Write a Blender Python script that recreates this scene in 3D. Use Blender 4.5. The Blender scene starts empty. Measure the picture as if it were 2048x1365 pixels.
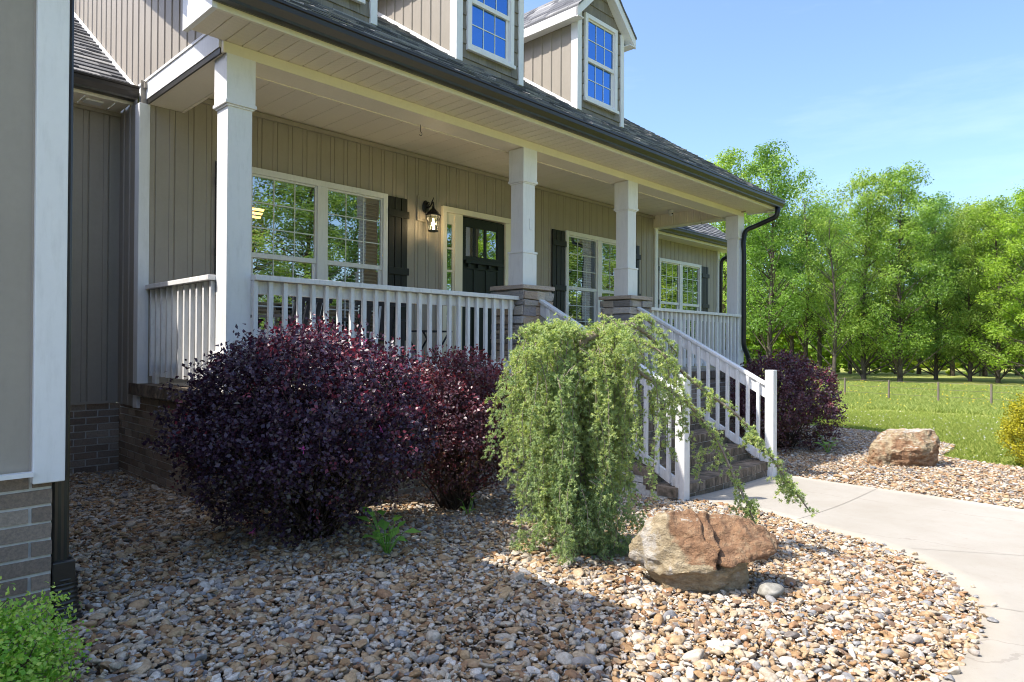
import bpy, bmesh, math, random
import numpy as np
from mathutils import Vector, Matrix, noise
R = math.radians
random.seed(11)
rng = np.random.default_rng(11)
C = bpy.context.scene.collection
SC = bpy.context.scene
PI = math.pi

# ------------------------------------------------------------------ camera, sky, sun, exposure
EZ = 1.55
YAW, PIT, ROLL = 0.765484, 0.006235, 0.005968
cam = bpy.data.cameras.new('camera'); cam.sensor_width = 36; cam.lens = 1345.5/2048*36
cam.clip_start = 0.05; cam.clip_end = 3000
co = bpy.data.objects.new('camera', cam); C.objects.link(co)
Fv = Vector((math.cos(YAW)*math.cos(PIT), math.sin(YAW)*math.cos(PIT), math.sin(PIT)))
Rv = Vector((math.sin(YAW), -math.cos(YAW), 0)); Uv = Rv.cross(Fv)
R2 = Rv*math.cos(ROLL)+Uv*math.sin(ROLL); U2 = Uv*math.cos(ROLL)-Rv*math.sin(ROLL)
M = Matrix((R2, U2, -Fv)).transposed().to_4x4(); M.translation = (0, 0, EZ)
co.matrix_world = M
SC.camera = co
SUN = Vector((.60, -.37, -1.0)).normalized()
w = bpy.data.worlds.new('World'); SC.world = w; w.use_nodes = True
wn = w.node_tree.nodes; sky = wn.new('ShaderNodeTexSky'); sky.sky_type = 'NISHITA'; sky.sun_disc = False
sky.sun_elevation = math.asin(-SUN.z); sky.sun_rotation = math.atan2(-SUN.x, -SUN.y) % (2*PI)
sky.air_density = .9; sky.dust_density = 2.7; sky.ozone_density = 5.0; sky.altitude = 200
wn['Background'].inputs[1].default_value = 0.121
tc = wn.new('ShaderNodeTexCoord'); mp = wn.new('ShaderNodeMapping'); mp.inputs['Scale'].default_value = (1.2, 1.2, 6.0); mp.inputs['Rotation'].default_value = (0, .25, .4)
cn = wn.new('ShaderNodeTexNoise'); cn.inputs['Scale'].default_value = 2.6; cn.inputs['Detail'].default_value = 8; cn.inputs['Roughness'].default_value = .62
cr_ = wn.new('ShaderNodeMapRange'); cr_.inputs[1].default_value = .54; cr_.inputs[2].default_value = .82; cr_.inputs[4].default_value = .09
mx = wn.new('ShaderNodeMix'); mx.data_type = 'RGBA'; mx.inputs[7].default_value = (5.2, 5.5, 5.9, 1)
wl = w.node_tree.links.new
wl(tc.outputs['Generated'], mp.inputs[0]); wl(mp.outputs[0], cn.inputs['Vector']); wl(cn.outputs['Fac'], cr_.inputs[0]); wl(cr_.outputs[0], mx.inputs[0]); wl(sky.outputs[0], mx.inputs[6]); wl(mx.outputs[2], wn['Background'].inputs[0])
sl = bpy.data.lights.new('sun', 'SUN'); sl.energy = 2.45; sl.angle = R(.53); sl.color = (1, .95, .87)
so = bpy.data.objects.new('sun', sl); C.objects.link(so); so.rotation_euler = SUN.to_track_quat('-Z', 'Y').to_euler()
so.location = (-20, 15, 40)
vs = SC.view_settings; vs.view_transform = 'Standard'; vs.look = 'None'; vs.exposure = 1.64; vs.gamma = 1
try: SC.display_settings.display_device = 'sRGB'
except Exception: pass
SC.cycles.pixel_filter_type = 'BLACKMAN_HARRIS'; SC.cycles.filter_width = 1.05
SC.cycles.max_bounces = 8; SC.cycles.diffuse_bounces = 4; SC.cycles.glossy_bounces = 4
SC.cycles.transparent_max_bounces = 12; SC.cycles.transmission_bounces = 4
SC.cycles.caustics_reflective = False; SC.cycles.caustics_refractive = False

# ------------------------------------------------------------------ mesh helpers
class MB:
    def __init__(s): s.v = []; s.f = []; s.t = []
    def face(s, pts, tint=None):
        n = len(s.v); s.v += [tuple(p) for p in pts]; s.f.append(tuple(range(n, n+len(pts))))
        s.t.append(random.random() if tint is None else tint)
    def box(s, x0, x1, y0, y1, z0, z1, tint=None, jit=0, Mx=None):
        t = random.random() if tint is None else tint
        P = [Vector((x, y, z)) for z in (z0, z1) for y in (y0, y1) for x in (x0, x1)]
        if jit: P = [p+Vector((random.uniform(-jit, jit), random.uniform(-jit, jit), random.uniform(-jit, jit))) for p in P]
        if Mx is not None: P = [Mx @ p for p in P]
        n = len(s.v); s.v += [tuple(p) for p in P]
        for q in ((0,2,3,1),(4,5,7,6),(0,1,5,4),(1,3,7,5),(3,2,6,7),(2,0,4,6)):
            s.f.append(tuple(n+i for i in q)); s.t.append(t)
    def prism(s, prof, a, b, axis=0, tint=None):
        # profile of 2-D points extruded along an axis from a to b
        t = random.random() if tint is None else tint
        def mk(p, u):
            return (u, p[0], p[1]) if axis == 0 else ((p[0], u, p[1]) if axis == 1 else (p[0], p[1], u))
        n = len(s.v); k = len(prof)
        s.v += [mk(p, a) for p in prof]+[mk(p, b) for p in prof]
        for i in range(k):
            j = (i+1) % k; s.f.append((n+i, n+j, n+k+j, n+k+i)); s.t.append(t)
        s.f.append(tuple(n+i for i in range(k))[::-1]); s.f.append(tuple(n+k+i for i in range(k))); s.t += [t, t]
    def tube(s, pts, rad, seg=8, tint=None, cap=True):
        t = random.random() if tint is None else tint
        pts = [Vector(p) for p in pts]; m = len(pts)
        if not hasattr(rad, '__len__'): rad = [rad]*m
        n0 = len(s.v); up = None
        for i, p in enumerate(pts):
            d = (pts[min(i+1, m-1)]-pts[max(i-1, 0)])
            d = d.normalized() if d.length > 1e-9 else Vector((0, 0, 1))
            if up is None:
                up = Vector((1, 0, 0)) if abs(d.x) < .9 else Vector((0, 1, 0))
            a = (up-d*up.dot(d)).normalized(); b = d.cross(a); up = a
            for k in range(seg):
                an = 2*PI*k/seg; s.v.append(tuple(p+(a*math.cos(an)+b*math.sin(an))*rad[i]))
        for i in range(m-1):
            for k in range(seg):
                k2 = (k+1) % seg
                s.f.append((n0+i*seg+k, n0+i*seg+k2, n0+(i+1)*seg+k2, n0+(i+1)*seg+k)); s.t.append(t)
        if cap:
            s.f.append(tuple(n0+k for k in range(seg))[::-1]); s.f.append(tuple(n0+(m-1)*seg+k for k in range(seg))); s.t += [t, t]
    def lathe(s, prof, c=(0, 0, 0), seg=16, tint=.5):
        n0 = len(s.v)
        for r, z in prof:
            for k in range(seg):
                a = 2*PI*k/seg+PI/seg; s.v.append((c[0]+r*math.cos(a), c[1]+r*math.sin(a), c[2]+z))
        for i in range(len(prof)-1):
            for k in range(seg):
                k2 = (k+1) % seg; s.f.append((n0+i*seg+k, n0+i*seg+k2, n0+(i+1)*seg+k2, n0+(i+1)*seg+k)); s.t.append(tint)
        s.f.append(tuple(n0+k for k in range(seg))[::-1]); s.f.append(tuple(n0+(len(prof)-1)*seg+k for k in range(seg))); s.t += [tint, tint]
    def build(s, name, mat, parent=None, smooth=False, bevel=0):
        me = bpy.data.meshes.new(name); me.from_pydata(s.v, [], s.f)
        at = me.attributes.new('tint', 'FLOAT', 'FACE'); at.data.foreach_set('value', s.t)
        if smooth: me.polygons.foreach_set('use_smooth', [True]*len(s.f))
        me.materials.append(mat); me.update()
        o = bpy.data.objects.new(name, me); C.objects.link(o)
        if parent is not None: attach(o, parent)
        if bevel:
            b = o.modifiers.new('bevel', 'BEVEL'); b.width = bevel; b.segments = 2; b.limit_method = 'ANGLE'
        return o

def world_of(o):
    m = o.matrix_basis.copy(); p = o.parent
    while p is not None: m = p.matrix_basis @ m; p = p.parent
    return m
def attach(o, parent):                      # meshes are written in world coordinates
    o.parent = parent; o.matrix_parent_inverse = Matrix()
    o.matrix_basis = world_of(parent).inverted() @ o.matrix_basis
def empty(name, label, cat, loc=(0, 0, 0), group=None):
    o = bpy.data.objects.new(name, None); C.objects.link(o); o.location = loc; o.empty_display_size = .2
    o['label'] = label; o['category'] = cat
    if group: o['group'] = group
    return o
def tag(o, label, cat, group=None, kind=None):
    o['label'] = label; o['category'] = cat
    if group: o['group'] = group
    if kind: o['kind'] = kind
    return o
def struct(o, label=None, cat=None, kind='structure'):
    o['kind'] = kind
    if label: o['label'] = label; o['category'] = cat
    return o
def npmesh(name, V, Fc, mat, tint=None, extra=None, smooth=False):
    me = bpy.data.meshes.new(name); k = Fc.shape[1]
    me.vertices.add(len(V)); me.vertices.foreach_set('co', np.ascontiguousarray(V, np.float32).ravel())
    me.loops.add(Fc.size); me.loops.foreach_set('vertex_index', np.ascontiguousarray(Fc, np.int32).ravel())
    me.polygons.add(len(Fc)); me.polygons.foreach_set('loop_start', np.arange(0, Fc.size, k, dtype=np.int32))
    me.update(calc_edges=True)
    if tint is not None:
        a = me.attributes.new('tint', 'FLOAT', 'FACE'); a.data.foreach_set('value', np.ascontiguousarray(tint, np.float32))
    if extra is not None:
        a = me.attributes.new('fresh', 'FLOAT', 'FACE'); a.data.foreach_set('value', np.ascontiguousarray(extra, np.float32))
    if smooth: me.polygons.foreach_set('use_smooth', np.ones(len(Fc), bool))
    me.materials.append(mat); me.validate(); return me
def link(name, me, parent=None):
    o = bpy.data.objects.new(name, me); C.objects.link(o)
    if parent is not None: attach(o, parent)
    return o

# ------------------------------------------------------------------ materials
class NT:
    def __init__(s, name):
        s.m = bpy.data.materials.new(name); s.m.use_nodes = True; s.t = s.m.node_tree; s.n = s.t.nodes
        s.b = s.n['Principled BSDF']; s.out = s.n['Material Output']
    def node(s, ty, ins=None, **kw):
        n = s.n.new(ty)
        for k, v in kw.items(): setattr(n, k, v)
        for k, v in (ins or {}).items():
            if isinstance(v, bpy.types.NodeSocket): s.t.links.new(v, n.inputs[k])
            else: n.inputs[k].default_value = v
        return n
    def lk(s, a, b): s.t.links.new(a, b)
    def tint(s): return s.node('ShaderNodeAttribute', attribute_name='tint').outputs['Fac']
    def geo(s): return s.node('ShaderNodeNewGeometry').outputs['Position']
    def obj(s): return s.node('ShaderNodeTexCoord').outputs['Object']
    def noise(s, vec, scale, detail=4, rough=.55): return s.node('ShaderNodeTexNoise', {'Vector': vec, 'Scale': scale, 'Detail': detail, 'Roughness': rough}).outputs['Fac']
    def scale(s, vec, v): return s.node('ShaderNodeVectorMath', {0: vec, 1: v}, operation='MULTIPLY').outputs[0]
    def ramp(s, fac, stops, const=False):
        r = s.node('ShaderNodeValToRGB', {0: fac}); e = r.color_ramp.elements
        while len(e) > 1: e.remove(e[-1])
        e[0].position, e[0].color = stops[0][0], (*stops[0][1], 1)
        for p, c in stops[1:]:
            q = e.new(p); q.color = (*c, 1)
        if const: r.color_ramp.interpolation = 'CONSTANT'
        return r.outputs[0]
    def mix(s, fac, a, b, mode='MIX'):
        n = s.node('ShaderNodeMix', data_type='RGBA', blend_type=mode)
        for i, v in ((0, fac), (6, a), (7, b)):
            if isinstance(v, bpy.types.NodeSocket): s.lk(v, n.inputs[i])
            else: n.inputs[i].default_value = v if i == 0 else (*v[:3], 1)
        return n.outputs[2]
    def math(s, op, a, b=0.0, c=None):
        n = s.node('ShaderNodeMath', operation=op)
        for i, v in ((0, a), (1, b), (2, c)):
            if v is None: continue
            if isinstance(v, bpy.types.NodeSocket): s.lk(v, n.inputs[i])
            else: n.inputs[i].default_value = v
        return n.outputs[0]
    def bump(s, h, strength=.3, dist=.01):
        n = s.node('ShaderNodeBump', {'Height': h, 'Strength': strength, 'Distance': dist}); s.lk(n.outputs[0], s.b.inputs['Normal'])
    def set(s, col=None, rough=None, spec=None, metal=None):
        if col is not None:
            if isinstance(col, bpy.types.NodeSocket): s.lk(col, s.b.inputs['Base Color'])
            else: s.b.inputs['Base Color'].default_value = (*col, 1)
        for k, v in (('Roughness', rough), ('Specular IOR Level', spec), ('Metallic', metal)):
            if v is None: continue
            if isinstance(v, bpy.types.NodeSocket): s.lk(v, s.b.inputs[k])
            else: s.b.inputs[k].default_value = v
        return s
MAT = {}
def painted(name, col, rough=.45, var=.12, grain=None, dirt=.0, spec=.4):
    n = NT(name); p = n.geo(); a = n.noise(p, 2.3, 5); b = n.noise(p, 38, 3)
    f = n.math('ADD', n.math('MULTIPLY', a, .7), n.math('MULTIPLY', b, .3))
    lo = tuple(c*(1-var) for c in col); hi = tuple(min(1, c*(1+var)) for c in col)
    c = n.ramp(f, [(.3, lo), (.7, hi)])
    if dirt:
        d = n.noise(n.scale(p, (9, 9, 1.6)), 3.1, 6, .65)
        c = n.mix(n.math('MULTIPLY', n.ramp(d, [(.5, (0, 0, 0)), (.75, (1, 1, 1))]), dirt), c, (.22, .2, .16))
    n.set(c, rough, spec)
    if grain: n.bump(n.noise(n.scale(p, grain), 30, 3), .12, .004)
    else: n.bump(n.noise(p, 60, 3), .05, .002)
    MAT[name] = n.m; return n.m
painted('siding', (.345, .303, .250), .5, .07, (1, 1, .06), .16)
painted('white_trim', (.80, .79, .77), .42, .04, None, .14)
painted('white_wood', (.73, .72, .70), .55, .07, (1, 1, .1), .34)
painted('cream_soffit', (.84, .76, .62), .5, .04, None, .05)
painted('cream_board', (.80, .74, .58), .42, .04, None, .05)
painted('dark_bronze', (.030, .026, .021), .32, .15, None, .03, .5)
painted('black_pipe', (.012, .013, .014), .35, .2, None, .03)
painted('shutter_paint', (.011, .012, .010), .5, .15, (1, 1, .08), .02)
painted('door_paint', (.008, .013, .009), .45, .1, (1, 1, .08), .01)
painted('black_metal', (.010, .010, .010), .38, .2)
painted('blind_white', (.52, .52, .50), .6, .04)
painted('interior_dark', (.035, .035, .037), .9, .15)
painted('curtain_cloth', (.10, .10, .12), .9, .15)
painted('porch_floor', (.55, .49, .40), .8, .15)
painted('chair_paint', (.022, .026, .034), .5, .15)
painted('post_wood', (.16, .13, .10), .9, .2, (1, 1, .1))
painted('muntin', (.70, .74, .72), .45, .03)
def m_glass(name, tintc, base, gain):
    n = NT(name); fr = n.node('ShaderNodeFresnel', {'IOR': 1.5}).outputs[0]
    f = n.math('MINIMUM', n.math('MULTIPLY_ADD', fr, gain, base), 1.0)
    wob = n.noise(n.geo(), 1.6, 2)
    bp = n.node('ShaderNodeBump', {'Height': wob, 'Strength': .05, 'Distance': .03})
    g = n.node('ShaderNodeBsdfGlossy', {'Color': (*tintc, 1), 'Roughness': .0, 'Normal': bp.outputs[0]})
    t = n.node('ShaderNodeBsdfTransparent', {'Color': (.80, .86, .82, 1)})
    mx = n.node('ShaderNodeMixShader', {0: f, 1: t.outputs[0], 2: g.outputs[0]})
    n.lk(mx.outputs[0], n.out.inputs[0]); MAT[name] = n.m
m_glass('glass', (.90, .95, .92), .36, 1.6)
m_glass('sky_tint_glass', (.20, .47, .95), .50, 1.0)  # dormer panes: blue of the reflected sky is put into the glossy tint
m_glass('lantern_glass', (1, 1, 1), .03, 1.0)
def m_emit(name, col, st):
    n = NT(name); n.b.inputs['Emission Color'].default_value = (*col, 1); n.b.inputs['Emission Strength'].default_value = st
    n.set(col, .5); MAT[name] = n.m
m_emit('lamp_bulb', (1, .72, .38), 9); m_emit('lamp_shade_glow', (1, .55, .16), 2.2)
def m_brick():
    n = NT('brick'); p = n.geo(); t = n.tint()
    c = n.ramp(t, [(0, (0.166, 0.128, 0.098)), (.35, (0.230, 0.183, 0.144)), (.65, (0.282, 0.232, 0.184)), (.85, (0.198, 0.146, 0.109)), (1, (0.333, 0.275, 0.218))])
    s = n.noise(p, 85, 5, .7); c = n.mix(n.ramp(s, [(.38, (0, 0, 0)), (.68, (1, 1, 1))]), c, n.mix(1, c, (1.55, 1.5, 1.45), 'MULTIPLY'))
    n.set(c, .9, .25); n.bump(n.noise(p, 130, 4, .7), .5, .006); MAT['brick'] = n.m
    n = NT('mortar'); p = n.geo(); n.set(n.ramp(n.noise(p, 40, 5), [(.3, (.52, .50, .46)), (.7, (.66, .64, .60))]), .95, .2)
    n.bump(n.noise(p, 160, 3), .5, .004); MAT['mortar'] = n.m
    n = NT('step_brick'); p = n.geo(); t = n.tint()
    c = n.ramp(t, [(0, (.14, .105, .075)), (.5, (.21, .16, .115)), (1, (.28, .22, .165))])
    c = n.mix(n.ramp(n.noise(p, 12, 6, .7), [(.42, (0, 0, 0)), (.7, (1, 1, 1))]), c, (.06, .055, .04))
    n.set(c, .9, .25); n.bump(n.noise(p, 110, 4, .7), .5, .006); MAT['step_brick'] = n.m
m_brick()
def m_stone():
    n = NT('ledge_stone'); p = n.geo(); t = n.tint()
    c = n.ramp(t, [(0, (0.203, 0.196, 0.195)), (.25, (0.383, 0.366, 0.350)), (.45, (0.478, 0.429, 0.363)), (.6, (0.287, 0.265, 0.269)), (.75, (0.407, 0.315, 0.242)), (.88, (0.550, 0.530, 0.498)), (1, (0.251, 0.259, 0.282))])
    s = n.noise(n.scale(p, (1, 1, 2.2)), 22, 7, .7); c = n.mix(n.math('MULTIPLY', s, .95), n.mix(1, c, (.60, .58, .56), 'MULTIPLY'), n.mix(1, c, (1.5, 1.45, 1.4), 'MULTIPLY'))
    n.set(c, .92, .25); n.bump(n.noise(n.scale(p, (1, 1, 2)), 34, 7, .72), .9, .02); MAT['ledge_stone'] = n.m
m_stone()
def m_shingle():
    n = NT('roof_shingle'); p = n.geo(); t = n.tint()
    c = n.ramp(t, [(0, (.07, .07, .076)), (.4, (.14, .14, .145)), (.75, (.21, .205, .20)), (1, (.29, .28, .27))])
    s = n.noise(p, 260, 2, .8); c = n.mix(n.ramp(s, [(.35, (0, 0, 0)), (.65, (1, 1, 1))]), n.mix(1, c, (.6, .6, .6), 'MULTIPLY'), n.mix(1, c, (1.5, 1.5, 1.5), 'MULTIPLY'))
    n.set(c, .9, .3); n.bump(s, .5, .004); MAT['roof_shingle'] = n.m
m_shingle()
def m_shake():
    n = NT('shake_siding'); p = n.geo(); t = n.tint()
    c = n.ramp(t, [(0, (.20, .175, .14)), (1, (.27, .24, .195))])
    wv = n.noise(n.scale(p, (1, 1, .05)), 70, 4, .6)
    c = n.mix(n.math('MULTIPLY', n.ramp(wv, [(.35, (1, 1, 1)), (.55, (0, 0, 0))]), .35), c, (.13, .115, .09))
    n.set(c, .6, .3); n.bump(wv, .5, .008); MAT['shake_siding'] = n.m
m_shake()
def m_vent():
    n = NT('vented_soffit'); p = n.geo()
    xy = n.node('ShaderNodeSeparateXYZ', {0: p}); sx = n.math('SINE', n.math('MULTIPLY', xy.outputs[0], 2*PI/.012)); sy = n.math('SINE', n.math('MULTIPLY', xy.outputs[1], 2*PI/.012))
    h = n.math('GREATER_THAN', n.math('MULTIPLY', sx, sy), .55)
    n.set(n.mix(n.math('MULTIPLY', h, .65), (.82, .74, .60), (.26, .22, .16)), .5, .3); MAT['vented_soffit'] = n.m
m_vent()
def m_concrete():
    n = NT('concrete'); p = n.geo()
    a = n.noise(p, 1.4, 8, .62); b = n.noise(p, 180, 3, .7); st = n.noise(n.scale(p, (1, 1.6, 1)), 5.5, 8, .7)
    c = n.ramp(a, [(.3, (.335, .30, .245)), (.6, (.385, .352, .298)), (.8, (.415, .385, .33))])
    c = n.mix(n.math('MULTIPLY', n.ramp(st, [(.52, (0, 0, 0)), (.75, (1, 1, 1))]), .28), c, (.30, .25, .19))
    sp = n.noise(p, 22, 6, .75); c = n.mix(n.math('MULTIPLY', n.ramp(sp, [(.58, (0, 0, 0)), (.66, (1, 1, 1))]), .22), c, (.24, .19, .14))
    vo = n.node('ShaderNodeTexVoronoi', {'Vector': n.node('ShaderNodeVectorMath', {0: p, 1: n.scale(n.node('ShaderNodeTexNoise', {'Vector': p, 'Scale': 3.0, 'Detail': 5.0}).outputs['Color'], (.35, .35, .35))}, operation='ADD').outputs[0], 'Scale': .42}, feature='DISTANCE_TO_EDGE').outputs['Distance']
    c = n.mix(n.math('MULTIPLY', n.math('LESS_THAN', vo, .0022), .4), c, (.20, .17, .14))
    c = n.mix(n.math('MULTIPLY', b, .28), c, (.28, .245, .20))
    n.set(c, .88, .3); n.bump(n.math('ADD', b, n.math('MULTIPLY', a, 2)), .35, .004); MAT['concrete'] = n.m
m_concrete()
def m_soil():
    n = NT('bed_soil'); p = n.geo(); n.set(n.ramp(n.noise(p, 45, 6, .7), [(.3, (.05, .035, .022)), (.55, (.13, .09, .055)), (.75, (.24, .19, .13))]), .95, .2)
    n.bump(n.noise(p, 60, 5, .7), .8, .02); MAT['bed_soil'] = n.m
m_soil()
def m_lawn():
    n = NT('lawn_turf'); p = n.geo(); a = n.noise(p, .5, 6, .6); b = n.noise(p, 14, 6, .75)
    d = n.node('ShaderNodeVectorMath', {0: p, 1: (1, 1, 0)}, operation='MULTIPLY'); L = n.node('ShaderNodeVectorMath', {0: d.outputs[0]}, operation='LENGTH').outputs['Value']
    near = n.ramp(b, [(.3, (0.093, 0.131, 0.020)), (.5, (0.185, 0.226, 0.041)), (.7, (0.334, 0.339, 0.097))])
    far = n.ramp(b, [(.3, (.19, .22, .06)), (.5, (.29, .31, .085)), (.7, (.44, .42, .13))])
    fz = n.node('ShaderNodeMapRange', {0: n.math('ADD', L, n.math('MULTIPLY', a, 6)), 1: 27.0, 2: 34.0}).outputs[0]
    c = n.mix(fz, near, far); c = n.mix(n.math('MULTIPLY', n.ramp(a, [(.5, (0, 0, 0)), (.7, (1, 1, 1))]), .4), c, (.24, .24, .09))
    n.set(c, .95, .15); n.bump(b, .8, .04); MAT['lawn_turf'] = n.m
m_lawn()
def m_leaf(name, stops, fresh=None, rough=.45, trans=.35, spec=.4, tcol=None):
    n = NT(name); t = n.tint(); c = n.ramp(t, stops)
    if name in ('tree_leaf', 'dark_tree_leaf', 'bush_leaf'):
        q = n.node('ShaderNodeObjectInfo').outputs['Random']; c = n.mix(1, c, n.ramp(q, [(0, (.72, .82, .8)), (.35, (1.0, 1.0, 1.0)), (.65, (1.3, 1.15, 1.1)), (1, (.85, 1.02, 1.25))]), 'MULTIPLY')
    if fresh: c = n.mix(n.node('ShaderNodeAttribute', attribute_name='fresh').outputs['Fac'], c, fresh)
    n.set(c, rough, spec)
    tr = n.node('ShaderNodeBsdfTranslucent', {'Color': n.mix(1, c, tcol or (1.5, 1.6, .8), 'MULTIPLY')})
    mx = n.node('ShaderNodeMixShader', {0: trans, 1: n.b.outputs[0], 2: tr.outputs[0]}); n.lk(mx.outputs[0], n.out.inputs[0]); MAT[name] = n.m
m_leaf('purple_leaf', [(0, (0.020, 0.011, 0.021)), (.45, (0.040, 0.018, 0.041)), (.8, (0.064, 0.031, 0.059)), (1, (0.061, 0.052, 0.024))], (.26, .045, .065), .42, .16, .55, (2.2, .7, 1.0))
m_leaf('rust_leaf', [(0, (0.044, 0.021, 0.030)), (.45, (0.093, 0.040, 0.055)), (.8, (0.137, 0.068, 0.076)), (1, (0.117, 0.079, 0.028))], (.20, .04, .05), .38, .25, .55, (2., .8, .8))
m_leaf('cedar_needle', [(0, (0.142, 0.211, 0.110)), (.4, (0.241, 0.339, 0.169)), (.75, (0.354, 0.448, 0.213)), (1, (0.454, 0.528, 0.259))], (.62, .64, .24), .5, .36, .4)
m_leaf('box_leaf', [(0, (.10, .24, .02)), (.5, (.22, .44, .05)), (1, (.36, .58, .09))], (.55, .66, .16), .45, .35, .4)
m_leaf('yellow_leaf', [(0, (0.162, 0.165, 0.012)), (.5, (0.361, 0.330, 0.020)), (1, (0.522, 0.453, 0.030))], None, .55, .3, .3)
m_leaf('tree_leaf', [(0, (0.095, 0.160, 0.034)), (.4, (0.184, 0.283, 0.062)), (.75, (0.297, 0.406, 0.095)), (1, (0.438, 0.529, 0.170))], None, .5, .55, .35)
m_leaf('dark_tree_leaf', [(0, (0.076, 0.135, 0.035)), (.4, (0.158, 0.245, 0.060)), (.75, (0.242, 0.337, 0.088)), (1, (0.370, 0.453, 0.143))], None, .5, .52, .35)
m_leaf('bush_leaf', [(0, (0.165, 0.242, 0.033)), (.5, (0.319, 0.429, 0.061)), (1, (0.506, 0.572, 0.110))], None, .5, .55, .3)
m_leaf('weed_leaf', [(0, (.14, .30, .04)), (1, (.30, .52, .10))], None, .45, .35, .4)
m_leaf('grass_blade', [(0, (0.107, 0.151, 0.020)), (.5, (0.213, 0.278, 0.045)), (1, (0.429, 0.429, 0.119))], None, .6, .3, .25)
m_leaf('meadow_blade', [(0, (.14, .20, .045)), (.5, (.25, .31, .07)), (1, (.40, .42, .13))], None, .6, .3, .25)
n_ = NT('petal_white'); n_.set((.75, .74, .68), .7); MAT['petal_white'] = n_.m
n_ = NT('petal_yellow'); n_.set((.80, .58, .03), .6); MAT['petal_yellow'] = n_.m
n_ = NT('petal_pink'); n_.set((.55, .06, .30), .6); MAT['petal_pink'] = n_.m
n_ = NT('dead_leaf'); n_.set((.17, .065, .025), .8); MAT['dead_leaf'] = n_.m
def m_bark(name, c0, c1):
    n = NT(name); p = n.geo(); v = n.noise(n.scale(p, (1, 1, .25)), 9, 6, .7)
    n.set(n.ramp(v, [(.3, c0), (.7, c1)]), .95, .15); n.bump(v, .8, .03); MAT[name] = n.m
m_bark('bark', (.05, .04, .032), (.15, .125, .10)); m_bark('twig_bark', (.05, .035, .025), (.13, .095, .07)); m_bark('cedar_bark', (.16, .12, .09), (.36, .30, .24))
def m_pebble():
    n = NT('pebble'); r = n.node('ShaderNodeObjectInfo').outputs['Random']; p = n.obj()
    st = [(0, (0.618, 0.542, 0.425)), (.09, (0.522, 0.398, 0.257)), (.20, (0.387, 0.349, 0.310)), (.27, (0.676, 0.629, 0.551)), (.36, (0.454, 0.306, 0.170)), (.46, (0.300, 0.297, 0.295)), (.52, (0.367, 0.210, 0.107)), (.60, (0.512, 0.436, 0.329)), (.67, (0.252, 0.166, 0.107)), (.74, (0.502, 0.359, 0.203)), (.83, (0.580, 0.503, 0.396)), (.90, (0.213, 0.186, 0.165)), (.93, (0.406, 0.253, 0.122))]
    c = n.ramp(r, st, True)
    off = n.node('ShaderNodeVectorMath', {0: p, 1: n.node('ShaderNodeCombineXYZ', {0: n.math('MULTIPLY', r, 91), 1: n.math('MULTIPLY', r, 37)}).outputs[0]}, operation='ADD').outputs[0]
    v = n.noise(off, 1.8, 5, .65); s = n.noise(off, 7, 4, .7)
    c = n.mix(n.ramp(v, [(.38, (0, 0, 0)), (.66, (1, 1, 1))]), n.mix(1, c, (.62, .58, .54), 'MULTIPLY'), c)
    c = n.mix(n.math('MULTIPLY', n.ramp(s, [(.5, (0, 0, 0)), (.72, (1, 1, 1))]), .45), c, n.mix(1, c, (1.45, 1.38, 1.25), 'MULTIPLY'))
    n.set(c, .62, .35); n.bump(s, .25, .15); MAT['pebble'] = n.m
m_pebble()
def m_rock(name, rust=True):
    n = NT(name); p = n.obj(); a = n.noise(p, 5.5, 8, .68); b = n.noise(n.scale(p, (1, 1, 2.2)), 14, 8, .7); f = n.noise(p, 90, 4, .7)
    tan = n.ramp(b, [(.3, (0.230, 0.174, 0.105)), (.5, (0.391, 0.308, 0.189)), (.7, (0.552, 0.459, 0.315))])
    ru = n.ramp(b, [(.3, (0.161, 0.086, 0.048)), (.5, (0.287, 0.162, 0.089)), (.7, (0.437, 0.282, 0.162))])
    wh = n.ramp(b, [(.3, (.34, .29, .22)), (.6, (.55, .50, .43))])
    z = n.node('ShaderNodeSeparateXYZ', {0: p})
    at = n.node('ShaderNodeAttribute', attribute_name='zone')
    sep = n.node('ShaderNodeSeparateColor', {0: at.outputs['Color']})
    k = n.math('ADD', sep.outputs[0], n.math('MULTIPLY', n.math('SUBTRACT', a, .5), 2.0))
    c = n.mix(n.ramp(k, [(.38, (0, 0, 0)), (.66, (1, 1, 1))]), tan, ru)
    k2 = n.math('ADD', sep.outputs[1], n.math('MULTIPLY', n.math('SUBTRACT', a, .5), 2.2))
    c = n.mix(n.ramp(k2, [(.45, (0, 0, 0)), (.62, (1, 1, 1))]), c, wh)
    c = n.mix(n.math('MULTIPLY', n.ramp(f, [(.5, (0, 0, 0)), (.75, (1, 1, 1))]), .3), c, (.12, .09, .07))
    n.set(c, .93, .2); n.bump(n.math('ADD', b, n.math('MULTIPLY', f, .4)), 1.0, .035); MAT[name] = n.m
m_rock('boulder_rock')

n_ = NT('grey_stone'); n_.set(n_.ramp(n_.noise(n_.geo(), 30, 6, .65), [(.3, (.20, .185, .155)), (.55, (.31, .29, .245)), (.75, (.40, .37, .32))]), .8, .25); n_.bump(n_.noise(n_.geo(), 90, 4), .3, .006); MAT['grey_stone'] = n_.m
# ------------------------------------------------------------------ terrain height
def smooth(a, b, x):
    t = np.clip((x-a)/(b-a), 0, 1); return t*t*(3-2*t)
def gh(X, Y):
    X = np.asarray(X, float); Y = np.asarray(Y, float)
    p = .468-.0643*X-.0135*Y
    p = np.where(p > .9, .9, p)
    s = .5*(p+np.sqrt(p*p+.0012))
    d = np.hypot(X, Y)
    return s-1.0*smooth(11.5, 34, d)
def g1(x, y): return float(gh(x, y))

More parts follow.
